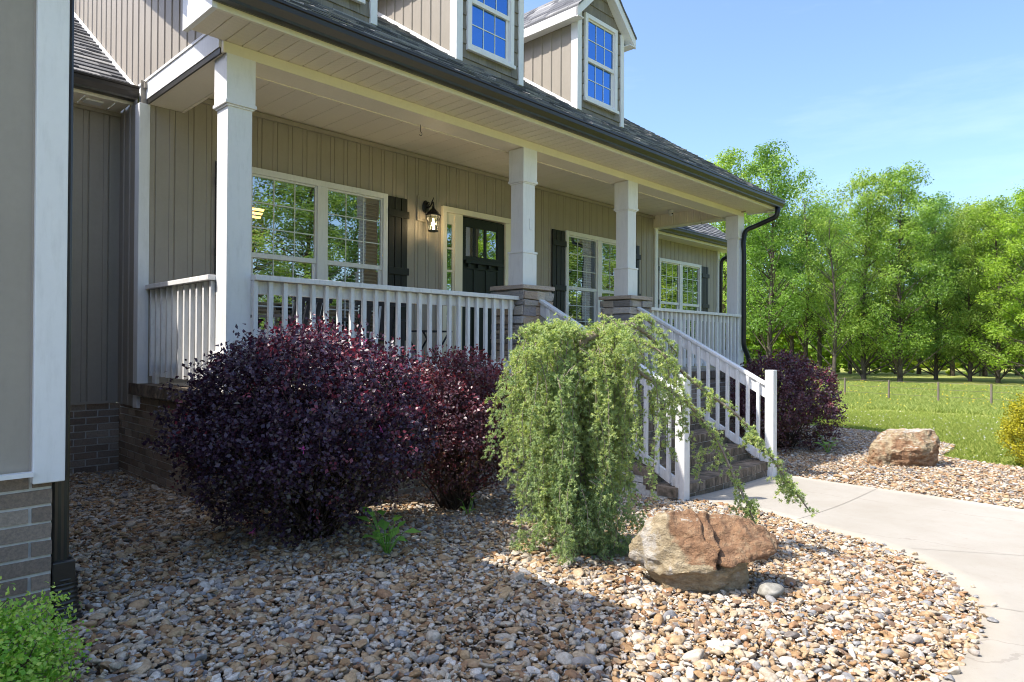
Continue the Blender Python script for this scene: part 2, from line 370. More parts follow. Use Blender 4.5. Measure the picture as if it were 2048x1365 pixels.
# ------------------------------------------------------------------ the house
house = empty('house', 'greige board-and-batten house with white-railed front porch, brick base and three dormers', 'house', (6.7, 7.0, 0))
S, WT, WW, CS, CB = MAT['siding'], MAT['white_trim'], MAT['white_wood'], MAT['cream_soffit'], MAT['cream_board']
FL = 1.165          # porch floor
WY = 7.0            # main wall
XL, XR, XG = 2.155, 11.30, 2.205
EAVE = lambda y: 4.09+.66*(y-4.68)
UNIT = .178
def siding(mb, org, U, N, length, zb, zt, openings=(), unit=UNIT, phase=0.0):
    """vertical board and batten skin: org + U*u, proud along N; zb/zt functions of u"""
    org, U, N = Vector(org), Vector(U), Vector(N)
    prof = [(0, .0), (.006, -.008), (.012, 0), (.130, 0), (.133, .007), (.172, .007), (.176, 0.0)]
    pts = []; u = -phase
    while u < length:
        for a, d in prof:
            pts.append((u+a, d))
        u += unit
    pts.append((u, 0)); cuts = {0.0, length}
    for o in openings: cuts |= {o[0], o[1]}
    def depth(x):
        for (a, d), (b, e) in zip(pts, pts[1:]):
            if a <= x <= b: return d+(e-d)*(x-a)/max(1e-9, b-a)
        return 0
    q = sorted([p for p in pts if 0 < p[0] < length]+[(c, depth(c)) for c in cuts if 0 <= c <= length])
    for (a, d), (b, e) in zip(q, q[1:]):
        if b-a < 1e-6: continue
        m = (a+b)/2; iv = [[None, None]]
        segs = [(zb, zt)]
        for o in openings:
            if o[0] <= m <= o[1]:
                z0, z1 = o[2], o[3]; segs = [(zb, lambda u, z0=z0: z0), (lambda u, z1=z1: z1, zt)]
        for lo, hi in segs:
            la, lb, ha, hb = lo(a), lo(b), hi(a), hi(b)
            if ha-la < 1e-4 and hb-lb < 1e-4: continue
            ha, hb = max(ha, la), max(hb, lb)
            P = [org+U*a+N*d+Vector((0, 0, la)), org+U*b+N*e+Vector((0, 0, lb)), org+U*b+N*e+Vector((0, 0, hb)), org+U*a+N*d+Vector((0, 0, ha))]
            mb.face([p-Vector((0, 0, org.z)) if False else p for p in P], .5)
k_ = lambda v: (lambda u: v)
def bricks(mb, mo, org, U, N, length, z0, z1, L=.194, H=.057, J=.012, proud=.008, thick=.03, phase=0.):
    org, U, N = Vector(org), Vector(U), Vector(N)
    Mx = Matrix((U, N, Vector((0, 0, 1)))).transposed().to_4x4(); Mx.translation = org
    z = z1; row = 0
    while z > z0+.004:
        zb_ = max(z0, z-H); u = -phase-(row % 2)*(L+J)/2
        while u < length:
            a, b = max(0, u), min(length, u+L)
            if b-a > .012: mb.box(a, b, -thick, random.uniform(-.0015, .0015), zb_, z, None, .0016, Mx)
            u += L+J
        z -= H+J; row += 1
    mo.box(-.0, length, -thick-.02, -proud, z0, z1, .5, 0, Mx)

# --- main wall behind the porch
W1 = (3.16, 4.985, 1.60, 3.435); W2 = (8.505, 10.35, 1.60, 3.43); DR = (5.885, 7.47, FL, 3.43)
ops = [(a-XL+.02, b-XL-.02, c+.02 if c > FL else c-.2, d-.02) for a, b, c, d in (W1, W2, DR)]
mb = MB(); siding(mb, (XL, WY, 0), (1, 0, 0), (0, -1, 0), XR-XL, k_(FL-.1), k_(4.06), ops, phase=.05)
mb.build('front_wall', S, house)
# --- side wall, gable, wing walls
RECY = 7.62
mb = MB(); siding(mb, (XL, RECY+.03, 0), (0, -1, 0), (-1, 0, 0), RECY+.03-7.10, k_(.94), k_(3.9)); mb.build('side_wall', S, house)
mb = MB()
siding(mb, (XG, 14.0, 0), (0, -1, 0), (-1, 0, 0), 14-5.2, lambda u: 4.05, lambda u: min(EAVE(14-u), EAVE(9.9)-.66*((14-u)-9.9) if (14-u) > 9.9 else 99)-.10)
mb.build('gable_wall', S, house); mb = MB()
siding(mb, (XR, 5.2, 0), (0, 1, 0), (1, 0, 0), 9, lambda u: 3.9, lambda u: min(EAVE(5.2+u), EAVE(9.9)-.66*((5.2+u)-9.9) if (5.2+u) > 9.9 else 99)-.10)
mb.build('gable_wall', S, house)
mb = MB(); siding(mb, (.69, RECY, 0), (1, 0, 0), (0, -1, 0), XL-.69+.06, k_(.95), k_(3.9), phase=.06)
mb.box(.70, XL-.02, RECY-.022, RECY-.014, .943, .970, .5)
mb.box(.70, XL, RECY-.03, RECY-.014, 3.84, 3.878, .5); mb.build('recessed_wall', S, house)
# garage wing
WGY = 3.25; WGX = .715
mb = MB(); siding(mb, (-6.2, WGY, 0), (1, 0, 0), (0, -1, 0), 6.2+.62, k_(1.035), k_(3.34), phase=.089)
siding(mb, (WGX-.03, WGY+.03, 0), (0, 1, 0), (1, 0, 0), RECY-WGY-.03, k_(1.0), k_(3.4))
prof = [(-6.2, 3.33), (.62, 3.33), (WGX-.02, 3.40), (-2.7, 5.98), (-6.2, 3.4)]
mb.f.append(tuple(range(len(mb.v), len(mb.v)+5))); mb.v += [(x, WGY-.001, z) for x, z in prof]; mb.t.append(.5)
mb.build('garage_wing_wall', S, house)
mb = MB(); mb.box(.612, .722, WGY-.030, WGY+.028, .985, 3.36, .5); mb.build('corner_trim', WT, house, bevel=.004)
mb = MB(); mb.box(-6.2, .612, WGY-.045, WGY-.013, 1.018, 1.036, .5); mb.build('sill_flashing', WT, house)
def brick_part(name, *a, **k):
    mb = MB(); mo = MB(); bricks(mb, mo, *a, **k); o = mb.build(name, MAT['brick'], house); mo.build('mortar', MAT['mortar'], o)
brick_part('brick_base', (-3.0, WGY+.012, 0), (1, 0, 0), (0, -1, 0), 3.0+.685, .1, 1.02, phase=.09)
brick_part('brick_base', (.685, WGY+.024, 0), (0, 1, 0), (1, 0, 0), RECY-WGY-.03, .1, 1.0)
brick_part('brick_foundation', (.70, RECY+.012, 0), (1, 0, 0), (0, -1, 0), XL-.70+.07, .05, .943, phase=.05)
brick_part('brick_foundation', (XL+.012, RECY-.008, 0), (0, -1, 0), (-1, 0, 0), RECY-5.05, .0, 1.04, phase=.12)
brick_part('porch_foundation', (XL+.012, 5.02, 0), (1, 0, 0), (0, -1, 0), 5.7-XL, -.2, 1.04)
brick_part('porch_foundation', (7.98, 5.02, 0), (1, 0, 0), (0, -1, 0), 11.4-7.98, -.2, 1.04)
brick_part('porch_foundation', (11.4, 5.05, 0), (0, 1, 0), (1, 0, 0), 2.5, -.2, 1.04)
# rowlock cap around the porch floor
mb = MB(); y = 4.99
while y < 7.16:
    mb.box(XL-.03, XL+.17, y+.004, y+.062, 1.055, FL, None, .001); y += .0665
x = XL+.18
while x < 11.40:
    mb.box(x+.004, x+.062, 4.985, 5.17, 1.055, FL, None, .001); x += .0665
mb.build('porch_cap', MAT['step_brick'], house)
mb = MB(); mb.box(XL+.17, 11.4, 5.17, WY, .9, FL-.006, .5); mb.build('porch_floor', MAT['porch_floor'], house)
# corner posts of the main wall
mb = MB(); mb.box(XL-.018, XL+.078, WY-.02, WY+.10, .93, 3.84, .5); mb.build('corner_trim', WT, house, bevel=.004)
mb = MB(); mb.box(XR-.085, XR+.018, WY-.03, WY+.08, FL, 3.84, .5); mb.build('corner_trim', WT, house, bevel=.004)
# ceiling, beams
mb = MB(); x = 2.5
while x < 11.2:
    x2 = min(x+.26, 11.2); mb.face([(x+.004, 5.55, 4.05), (x2-.004, 5.55, 4.05), (x2-.004, WY, 4.05), (x+.004, WY, 4.05)], .5)
    mb.face([(x2-.004, 5.55, 4.05), (x2, 5.55, 4.056), (x2, WY, 4.056), (x2-.004, WY, 4.05)], .5); mb.face([(x2, 5.55, 4.056), (x2+.004, 5.55, 4.05), (x2+.004, WY, 4.05), (x2, WY, 4.056)], .5); x += .26
mb.build('porch_ceiling', CS, house)
mb = MB(); mb.box(XL+.02, XR-.02, WY-.035, WY-.013, 3.985, 4.035, .5); mb.build('wall_top_trim', S, house)
mb = MB(); mb.box(2.215, 11.40, 5.30, 5.60, 3.845, 4.06, .5)
mb.box(2.52, 11.18, 5.60, 5.625, 4.02, 4.048, .5); mb.box(2.52, 11.18, 5.585, 5.612, 3.838, 3.862, .5)
mb.build('front_beam', CS, house)
mb = MB(); mb.box(2.215, 11.40, 5.284, 5.30, 3.838, 3.925, .5); mb.build('beam_fascia', CB, house)
mb = MB(); mb.box(2.222, 2.52, 5.60, WY-.002, 3.845, 4.045, .5); mb.box(2.52, 2.545, 5.62, WY-.015, 3.838, 3.87, .5); mb.build('side_beam', CS, house)
mb = MB(); mb.box(2.200, 2.222, 5.33, 7.20, 3.885, 4.065, .5); mb.box(2.190, 2.2, 5.33, 7.20, 4.052, 4.075, .5); mb.build('side_fascia', WT, house)
mb = MB(); mb.box(2.206, 2.222, 5.33, 7.02, 3.838, 3.862, .5); mb.box(2.2065, 2.222, 5.33, 7.02, 3.862, 3.884, .5); mb.build('channel_strip', MAT['dark_bronze'], house)
# right end header: clad in siding
mb = MB(); siding(mb, (11.19, WY, 0), (0, -1, 0), (-1, 0, 0), 1.40, k_(3.845), k_(4.05), unit=.138); mb.build('end_header', CS, house); mb = MB()
siding(mb, (11.40, 5.6, 0), (0, 1, 0), (1, 0, 0), 1.40, k_(3.845), k_(4.2)); mb.build('end_header', S, house)
mb = MB(); mb.box(11.18, 11.41, 5.6, WY, 3.815, 3.845, .5); mb.build('header_trim', CB, house)
# eave soffit
mb = MB(); x = 1.965
while x < 11.63:
    x2 = min(x+.132, 11.63)
    mb.face([(x+.005, 4.82, 3.928), (x2-.005, 4.82, 3.928), (x2-.005, 5.29, 3.928), (x+.005, 5.29, 3.928)], .5)
    mb.face([(x2-.005, 4.82, 3.928), (x2, 4.82, 3.938), (x2, 5.29, 3.938), (x2-.005, 5.29, 3.928)], .5)
    mb.face([(x2, 4.82, 3.938), (x2+.005, 4.82, 3.928), (x2+.005, 5.29, 3.928), (x2, 5.29, 3.938)], .5); x += .132
mb.build('eave_soffit', MAT['vented_soffit'], house)
mb = MB(); mb.box(1.945, 11.66, 4.795, 4.825, 3.918, 4.10, .5); mb.build('eave_fascia', CB, house)
# boxed eave return at the left and right end
for xa, xb in ((1.925, 1.964), (11.632, 11.67)):
    mb = MB(); mb.prism([(4.79, 3.916), (5.33, 3.916), (5.33, EAVE(5.33)-.06), (4.79, EAVE(4.79)-.06)], xa, xb, 0); mb.build('eave_return', WT, house)
for xa, xb, xs in ((1.78, 1.805, XG), (11.645, 11.67, XR)):  # left overhang widened past the eave return, shaped to shade the gable
    mb = MB()
    mb.prism([(5.33, EAVE(5.33)-.29), (9.9, EAVE(9.9)-.29), (9.9, EAVE(9.9)-.055), (5.33, EAVE(5.33)-.055)], xa, xb, 0)
    a, b = sorted((xa+.02, xs)); mb.prism([(5.30, EAVE(5.30)-.22), (9.9, EAVE(9.9)-.22), (9.9, EAVE(9.9)-.20), (5.30, EAVE(5.30)-.20)], a, b, 0); mb.build('rake_board', WT, house)
# gutter (K style)
def gutter(name, x0, x1, y, z, parent, sc=1.0):
    P = [(0, .0), (0, -.125), (-.028, -.13), (-.085, -.125), (-.088, -.105), (-.118, -.06), (-.120, -.025), (-.132, -.018), (-.132, .0), (-.124, .004), (-.124, -.012), (-.06, -.03), (-.006, -.012)]
    mb = MB(); mb.prism([(y+a*sc, z+b*sc) for a, b in P], x0, x1, 0, .5); return mb.build(name, MAT['dark_bronze'], parent)
gutter('gutter', 1.93, 11.68, 4.793, 4.085, house)
# shingled roofs
def shingles(name, x0, x1, yA, zA, m, yB, parent, expo=.142, cut=None):
    mb = MB(); L = math.hypot(1, m); dy = expo/L; n = int((yB-yA)/dy)
    for i in range(n):
        y = yA+i*dy; x = x0-random.uniform(0, .3)
        while x < x1:
            wd = random.uniform(.11, .30); a, b = max(x, x0), min(x+wd, x1); x += wd
            if b-a < .01: continue
            th = random.choice((.010, .012, .019)); y2 = y+dy*1.18
            z0, z1 = zA+m*(y-yA), zA+m*(y2-yA)
            mb.prism([(y-random.uniform(0, .006), z0+.002), (y2, z1-.012), (y2, z1-.004), (y-.004, z0+th)], a+.0008, b-.0008, 0)
    o = mb.build(name, MAT['roof_shingle'], parent); return o
mb = MB(); mb.prism([(4.70, EAVE(4.70)-.035), (9.9, EAVE(9.9)-.035), (9.9, EAVE(9.9)-.012), (4.70, EAVE(4.70)-.012)], 1.76, 11.69, 0)  # left edge carried out with the widened rake, for the gable shadow
mb.prism([(9.9, EAVE(9.9)-.035), (15.1, EAVE(4.7)-.035), (15.1, EAVE(4.7)-.012), (9.9, EAVE(9.9)-.012)], 1.76, 11.69, 0)
rf = mb.build('main_roof', MAT['roof_shingle'], house)
shingles('shingle_courses', 1.76, 11.69, 4.68, EAVE(4.68)-.010, .66, 9.9, rf)
# roof over the recessed wall
E2 = lambda y: 4.01+.66*(y-7.23)
mb = MB(); mb.prism([(7.21, E2(7.21)-.03), (11.5, E2(11.5)-.03), (11.5, E2(11.5)-.01), (7.21, E2(7.21)-.01)], -2, XG-.002, 0)
rf = mb.build('side_roof', MAT['roof_shingle'], house)
shingles('shingle_courses', .2, XG-.004, 7.19, E2(7.19)-.008, .66, 11.4, rf)
mb = MB(); mb.prism([(7.22, E2(7.22)-.01), (11.4, E2(11.4)-.01), (11.4, E2(11.4)+.04), (7.22, E2(7.22)+.04)], XG-.022, XG-.009, 0); mb.build('roof_flashing', WT, house)
gutter('gutter', .75, XG-.03, 7.235, 4.03, house)
mb = MB(); mb.box(.72, XG-.02, 7.24, 7.262, 3.875, 4.01, .5); mb.build('eave_fascia', CB, house)
mb = MB(); x = .72
while x < XL-.02:
    x2 = min(x+.26, XL-.02); mb.face([(x+.004, 7.25, 3.878), (x2-.004, 7.25, 3.878), (x2-.004, RECY, 3.878), (x+.004, RECY, 3.878)], .5)
    mb.face([(x2-.004, 7.25, 3.878), (x2+.004, 7.25, 3.886), (x2+.004, RECY, 3.886), (x2-.004, RECY, 3.878)], .5); x += .26
sf = mb.build('eave_soffit', CS, house)
mb = MB(); mb.box(1.78, 1.93, 7.34, 7.46, 3.860, 3.876, .5); mb.build('soffit_light', WT, house)
# garage wing roof (its front gable stands left of the frame; it shades the pebble bed)
mb = MB(); ry0, ry1 = 2.97, 7.6
for sx, ex in ((1, .86), (-1, -6.3)):
    t = 3.42; rx = -2.7; rz = t+.80*3.6
    P = [(ex, ry0, t), (ex, ry1, t), (rx, ry1, rz), (rx, ry0, rz)]; Q = [(a, b, c-.10) for a, b, c in P]
    n = len(mb.v); mb.v += P+Q
    for f in ((0,1,2,3),(7,6,5,4),(0,4,5,1),(1,5,6,2),(2,6,7,3),(3,7,4,0)): mb.f.append(tuple(n+i for i in f)); mb.t.append(.4)
mb.build('garage_wing_roof', MAT['roof_shingle'], house)

# --- columns
def column(x, z0, pier=False, xw=.20, y0=5.30):
    a, b = x-xw/2, x+xw/2; c, d = y0, y0+xw
    mb = MB(); mb.box(a, b, c, d, z0, 3.842, .5); sh = mb.build('column', WT, house, bevel=.004)
    mb = MB(); mb.box(a-.018, b+.018, c-.018, d+.018, 3.475, 3.8405, .5); mb.box(a-.026, b+.026, c-.026, d+.026, 3.447, 3.475, .5); mb.box(a-.012, b+.012, c-.012, d+.012, 3.432, 3.447, .5)
    mb.build('capital', WT, sh, bevel=.003)
    zb0 = z0; zb1 = 2.62 if pier else z0+.30
    mb = MB(); mb.box(a-.018, b+.018, c-.018, d+.018, zb0, zb1, .5); mb.box(a-.026, b+.026, c-.026, d+.026, zb1, zb1+.024, .5); mb.build('column_base', WT, sh, bevel=.003)
    if pier:
        px0, px1, py0, py1 = x-.25, x+.25, 5.15, 5.65
        mb = MB(); mb.box(px0+.03, px1-.03, py0+.03, py1-.03, FL-1.1, 2.19, .1)
        z = FL-.05
        while z < 2.17:
            h = random.uniform(.045, .115); z1 = min(z+h, 2.185)
            for face in range(4):
                u = -.002
                while u < .50:
                    L = random.uniform(.10, .30); u1 = min(u+L, .502)
                    if .502-u1 < .06: u1 = .502
                    dp = random.uniform(-.008, .034); lo = -.05
                    q = (u+.003, u1-.003)
                    zz = (z+.002, z1-.002-random.uniform(0, .010)); jt = .009
                    if face == 0: mb.box(px0+q[0], px0+q[1], py0-dp, py0+.05, *zz, None, jt)
                    elif face == 1: mb.box(px0-dp, px0+.05, py0+q[0], py0+q[1], *zz, None, jt)
                    elif face == 2: mb.box(px0+q[0], px0+q[1], py1-.05, py1+dp, *zz, None, jt)
                    else: mb.box(px1-.05, px1+dp, py0+q[0], py0+q[1], *zz, None, jt)
                    u = u1
            z = z1
        pr_ = mb.build('stone_pier', MAT['ledge_stone'], sh, bevel=.006)
        mb = MB(); mb.box(px0-.022, px1+.022, py0-.022, py1+.022, 2.19, 2.238, .80, .003); mb.build('pier_cap', MAT['ledge_stone'], sh, bevel=.006)
    return sh
column(2.36, FL); c2 = column(5.79, 2.238, True); column(7.92, 2.238, True); column(11.29, FL)
# small bracket on the second column
mb = MB(); mb.box(5.795, 5.83, 5.290, 5.2995, 2.905, 3.03, .5); mb.box(5.80, 5.845, 5.292, 5.2985, 3.015, 3.034, .5); mb.box(5.80, 5.845, 5.292, 5.2985, 2.90, 2.916, .5)
mb.build('flag_bracket', WT, c2, bevel=.002)

# --- porch railings: every baluster its own piece
def baluster(par, x, y, z0, z1, s=.019):
    mb = MB(); mb.box(x-s, x+s, y-s, y+s, z0, z1, None); return mb.build('baluster', WW, par, bevel=.003)
def railing(x0, x1, y, first, step):
    mb = MB(); mb.box(x0, x1, y-.07, y+.07, 2.062, 2.105, .5); mb.box(x0, x1, y+.005, y+.042, 1.955, 2.058, .5); mb.box(x0, x1, y+.005, y+.042, 1.275, 1.365, .5)
    r = mb.build('railing', WW, house, bevel=.004); x = first; k = 0
    while x < x1-.02:
        o = baluster(r, x, y-.018, 1.235, 2.060, .0185); x += step
railing(2.46, 5.56, 5.285, 2.479, .1292)
railing(8.17, 11.17, 5.285, 8.26, .131)
mb = MB(); xx = 2.27; mb.box(xx-.07, xx+.07, 5.50, WY+.09 if False else WY-.022, 2.062, 2.105, .5); mb.box(xx+.005, xx+.042, 5.5, WY-.022, 1.955, 2.058, .5); mb.box(xx+.005, xx+.042, 5.5, WY-.022, 1.275, 1.365, .5)
mb.box(xx-.02, xx+.02, 6.84, 6.92, FL, 1.272, .5)
r = mb.build('railing', WW, house, bevel=.004); y = 6.931
while y > 5.52: baluster(r, xx-.018, y, 1.235, 2.060, .0185); y -= .138

# --- steps
mb = MB(); mo = MB(); SX0, SX1 = 5.72, 7.99; g0 = .03; NR = 7; rise = (FL-g0)/NR; tread = .276; y0 = 3.32
for i in range(NR-1):
    zt = g0+rise*(i+1); yf = y0+tread*i
    mo.box(SX0+.01, SX1-.01, yf+.012, 5.03, zt-rise-.1 if i == 0 else zt-rise, zt-.008, .5)
    x = SX0
    while x < SX1-.02:
        mb.box(x+.003, x+.060, yf, yf+.205, zt-.092, zt, None, .0012); x += .0665
    x = SX0
    while x < SX1-.02:
        mb.box(x+.004, min(x+.19, SX1), yf+.212, yf+tread+.06, zt-.06, zt-.001, None, .001); x += .2
    x = SX0-.1*(i % 2)
    while x < SX1-.02:
        mb.box(max(x, SX0)+.004, min(x+.19, SX1), yf+.006, yf+.09, zt-rise-.02 if i else -.1, zt-.100, None, .0012); x += .2
o = mb.build('front_steps', MAT['step_brick'], house); mo.build('mortar', MAT['mortar'], o)
def stair_rail(x, px, nb):
    yT, zT, yB, zB = 5.14, 2.085, 3.36, 1.125; m = (zT-zB)/(yT-yB)
    Z = lambda y, off: zT-off+m*(y-yT)
    mb = MB()
    def beam(o0, o1, w, ya, yb, z_end=None): mb.prism([(ya, Z(ya, o1)), (yb, Z(yb, o1)), (yb, Z(yb, o0)), (ya, Z(ya, o0))], x-w, x+w, 0, .5)
    beam(0, .038, .045, yB-.0, yT); beam(.040, .185, .019, yB, yT-.002); beam(.86, .965, .019, yB, yT-.10)
    r = mb.build('stair_railing', WW, house, bevel=.004)
    for k in range(nb):
        y = yB+.08+k*(yT-yB-.12)/(nb-.2); mb = MB(); w = .0185; xo = x-.0375
        mb.prism([(y-w, Z(y-w, .94)), (y+w, Z(y+w, .94)), (y+w, Z(y+w, .045)), (y-w, Z(y-w, .045))], xo-w, xo+w, 0); mb.build('baluster', WW, r, bevel=.003)
    mb = MB(); zg = g1(px, 3.3)-.06; mb.box(px-.052, px+.052, 3.255, 3.36, zg, 1.275, .5)
    mb.v += [(px, 3.3075, 1.283)]; mb.build('newel_post', WW, r, bevel=.006)
stair_rail(5.83, 5.82, 13); stair_rail(7.86, 7.87, 13)

# --- windows
def window(x0, x1, z0, z1, Y, meet, glass, rows=(3, 2), units=2, parent=house, blinds=True, tw=.068, mull=.125, name='window', cur=None):
    mb = MB(); f = Y-.045
    mb.box(x0, x0+tw, f, Y+.03, z0, z1, .5); mb.box(x1-tw, x1, f, Y+.03, z0, z1, .5)
    mb.box(x0+tw, x1-tw, f, Y+.03, z1-tw, z1, .5); mb.box(x0+tw, x1-tw, f, Y+.03, z0, z0+tw*.9, .5)
    mb.box(x0-.015, x1+.015, f-.022, f-.001, z0-.012, z0+.032, .5)
    spans = []
    if units == 2:
        c = (x0+x1)/2; mb.box(c-mull/2, c+mull/2, f+.002, Y+.03, z0+tw*.9, z1-tw, .5); spans = [(x0+tw, c-mull/2), (c+mull/2, x1-tw)]
    else: spans = [(x0+tw, x1-tw)]
    W = mb.build(name, WT, parent, bevel=.004)
    for i, (a, b) in enumerate(spans):
        s = .030; mb = MB(); zl, zh = z0+tw*.9, z1-tw
        mb.box(a, b, Y-.022, Y+.012, meet-.028, meet+.026, .5)
        mb.box(a, b, Y-.004, Y+.012, zl, zl+.045, .5)
        mb.box(a, a+.022, Y-.02, Y+.014, meet, zh, .5); mb.box(b-.022, b, Y-.02, Y+.014, meet, zh, .5); mb.box(a+.022, b-.022, Y-.02, Y+.014, zh-.022, zh, .5)
        mb.box(a+.001, a+.042, Y-.002, Y+.018, zl+.04, meet-.02, .5); mb.box(b-.042, b-.001, Y-.002, Y+.018, zl+.04, meet-.02, .5)
        mb.build('sash', WT, W, bevel=.003)
        mb = MB()
        mb.face([(a+.02, Y-.006, meet+.02), (b-.02, Y-.006, meet+.02), (b-.02, Y-.006, zh-.02), (a+.02, Y-.006, zh-.02)], .5)
        mb.face([(a+.03, Y+.009, zl+.03), (b-.03, Y+.009, zl+.03), (b-.03, Y+.009, meet-.02), (a+.03, Y+.009, meet-.02)], .5)
        mb.build('pane', MAT[glass], W)
        mb = MB(); g = .006
        for (za, zb2, yy, nr, ia) in ((meet+.024, zh-.02, Y-.0095, rows[0], .02), (zl+.04, meet-.026, Y+.0055, rows[1], .038)):
            for k in (1, 2):
                xc = a+ia+(b-a-2*ia)*k/3; mb.box(xc-g, xc+g, yy-.002, yy+.002, za, zb2, .5)
            for k in range(1, nr):
                zc = za+(zb2-za)*k/nr; mb.box(a+ia, b-ia, yy-.0024, yy+.0024, zc-g, zc+g, .5)
        mb.build('window_grille', MAT['muntin'], W)
        if blinds:
            mb = MB(); z = zl+.03
            while z < zh-.03:
                mb.prism([(Y+.075, z), (Y+.113, z+.022), (Y+.113, z+.024), (Y+.075, z+.002)], a+.01, b-.01, 0, .5); z += .043
            mb.box(a+.005, b-.005, Y+.07, Y+.12, zh-.05, zh-.005, .5)
            mb.build('blinds', MAT['blind_white'], W)
            if cur is not None and i == cur:
                mb = MB(); xc = a+(b-a)*.42
                for k in range(9): mb.prism([(xc+k*.025, Y+.20+.02*(k % 2)), (xc+k*.025+.025, Y+.20+.02*((k+1) % 2)), (xc+k*.025+.025, Y+.205+.02*((k+1) % 2))], zl, zh, 2, .5)
                mb.build('curtain', MAT['curtain_cloth'], W)
    mb = MB(); mb.face([(x0, Y+.6, z0-.2), (x1, Y+.6, z0-.2), (x1, Y+.6, z1+.2), (x0, Y+.6, z1+.2)], .5)
    for xe in (x0-.02, x1+.02): mb.face([(xe, Y+.05, z0-.2), (xe, Y+.6, z0-.2), (xe, Y+.6, z1+.2), (xe, Y+.05, z1+.2)], .5)
    for ze in (z0-.05, z1+.05): mb.face([(x0, Y+.05, ze), (x1, Y+.05, ze), (x1, Y+.6, ze), (x0, Y+.6, ze)], .5)
    mb.build('room_interior', MAT['interior_dark'], W)
    return W
window(*W1, WY, 2.503, 'glass', (3, 3), cur=1); window(*W2, WY, 2.50, 'glass', (3, 3))
WGR = 7.55
# right rear wing
RW = (12.24, 14.03, 1.62, 3.40)
mb = MB(); siding(mb, (XR-.02, WGR, 0), (1, 0, 0), (0, -1, 0), 14.92-XR+.02, k_(.3), k_(3.87), [(RW[0]-XR+.04, RW[1]-XR, RW[2]+.02, RW[3]-.02)], phase=.1)
siding(mb, (14.92, WGR, 0), (0, 1, 0), (1, 0, 0), 6, k_(.3), k_(3.87))
mb.face([(XR+.0, WY, .9), (XR+.0, WGR, .9), (XR+.0, WGR, 3.85), (XR+.0, WY, 3.85)], .5)
mb.build('rear_wing_wall', S, house)
mb = MB(); mb.box(14.84, 14.94, WGR-.03, WGR+.07, .3, 3.87, .5); mb.build('corner_trim', WT, house)
window(*RW, WGR, 2.47, 'glass', (3, 3))
mb = MB(); mb.box(XR, 15.2, 7.17, 7.195, 3.79, 3.95, .5); mb.build('eave_fascia', CB, house)
mb = MB(); mb.box(XR, 15.2, 7.195, WGR, 3.80, 3.815, .5); mb.build('eave_soffit', CS, house)
gutter('gutter', XR, 15.22, 7.168, 3.965, house)
mb = MB(); E3 = lambda y: 3.955+.66*(y-7.05)
mb.prism([(7.06, E3(7.06)-.03), (11.0, E3(11.0)-.03), (11.0, E3(11)-.01), (7.06, E3(7.06)-.01)], XR, 15.28, 0)
rf = mb.build('rear_wing_roof', MAT['roof_shingle'], house); shingles('shingle_courses', XR+.02, 15.28, 7.05, E3(7.05)-.008, .66, 10.9, rf)
# --- shutters
def shutter(x0, x1, z0, z1, Y):
    mb = MB(); n = 3; wd = (x1-x0)/n
    for k in range(n): mb.box(x0+k*wd+.006, x0+(k+1)*wd-.006, Y-.034, Y-.013, z0, z1, None)
    sh = mb.build('shutter', MAT['shutter_paint'], house, bevel=.003)
    h = z1-z0
    for zc in (z1-.21, z0+h*.485, z0+.21):
        mb = MB(); mb.box(x0-.005, x1+.012, Y-.056, Y-.035, zc-.045, zc+.045, .5); mb.build('shutter_batten', MAT['shutter_paint'], sh, bevel=.003)
shutter(4.998, 5.30, 1.6, 3.42, WY); shutter(2.85, 3.15, 1.6, 3.42, WY); shutter(8.165, 8.49, 1.6, 3.41, WY); shutter(10.37, 10.67, 1.6, 3.41, WY); shutter(14.06, 14.38, 1.62, 3.38, WGR); shutter(11.90, 12.22, 1.62, 3.38, WGR)
# --- door with sidelights
mb = MB(); Y = WY
mb.box(5.887, 5.957, Y-.045, Y+.05, FL, 3.355, .5); mb.box(7.40, 7.47, Y-.045, Y+.05, FL, 3.355, .5); mb.box(5.887, 7.47, Y-.047, Y+.05, 3.355, 3.43, .5)
mb.box(6.112, 6.255, Y-.030, Y+.05, FL, 3.354, .5); mb.box(7.105, 7.25, Y-.030, Y+.05, FL, 3.354, .5)
mb.box(5.957, 6.112, Y-.012, Y+.04, 3.20, 3.354, .5); mb.box(7.25, 7.40, Y-.012, Y+.04, 3.20, 3.354, .5)
for xa, xb in ((5.957, 6.112), (7.25, 7.40)):
    mb.box(xa, xa+.02, Y-.010, Y+.03, FL, 3.2, .5); mb.box(xb-.025, xb, Y-.010, Y+.03, FL, 3.2, .5)
    for zc in (2.87, 2.56, 2.25, 1.94, 1.63): mb.box(xa+.02, xb-.025, Y-.006, Y+.02, zc-.014, zc+.014, .5)
    mb.box(xa+.02, xb-.025, Y-.006, Y+.02, FL, 1.32, .5)
df = mb.build('door_surround', CB, house, bevel=.003)
mb = MB()
for xa, xb in ((5.977, 6.087), (7.27, 7.375)): mb.face([(xa, Y+.004, 1.3), (xb, Y+.004, 1.3), (xb, Y+.004, 3.2), (xa, Y+.004, 3.2)], .5)
mb.build('sidelight_pane', MAT['glass'], df)
mb = MB(); xa, xb = 6.262, 7.098; yf = Y-.004
for a, b, c, d in ((xa, xa+.075, FL+.04, 3.335), (xb-.135, xb, FL+.04, 3.335), (xa+.075, xb-.135, 3.21, 3.335), (xa+.075, xb-.135, 2.62, 2.80), (xa+.075, xb-.135, FL+.04, 1.35)): mb.box(a, b, yf, yf+.04, c, d, .5)
for xc in (6.515, 6.725): mb.box(xc-.016, xc+.016, yf+.001, yf+.04, 2.80, 3.21, .5)
for xc in (6.46, 6.74, 6.95): pass
mb.box(xa+.075, xb-.135, yf+.014, yf+.03, 1.35, 2.62, .5)
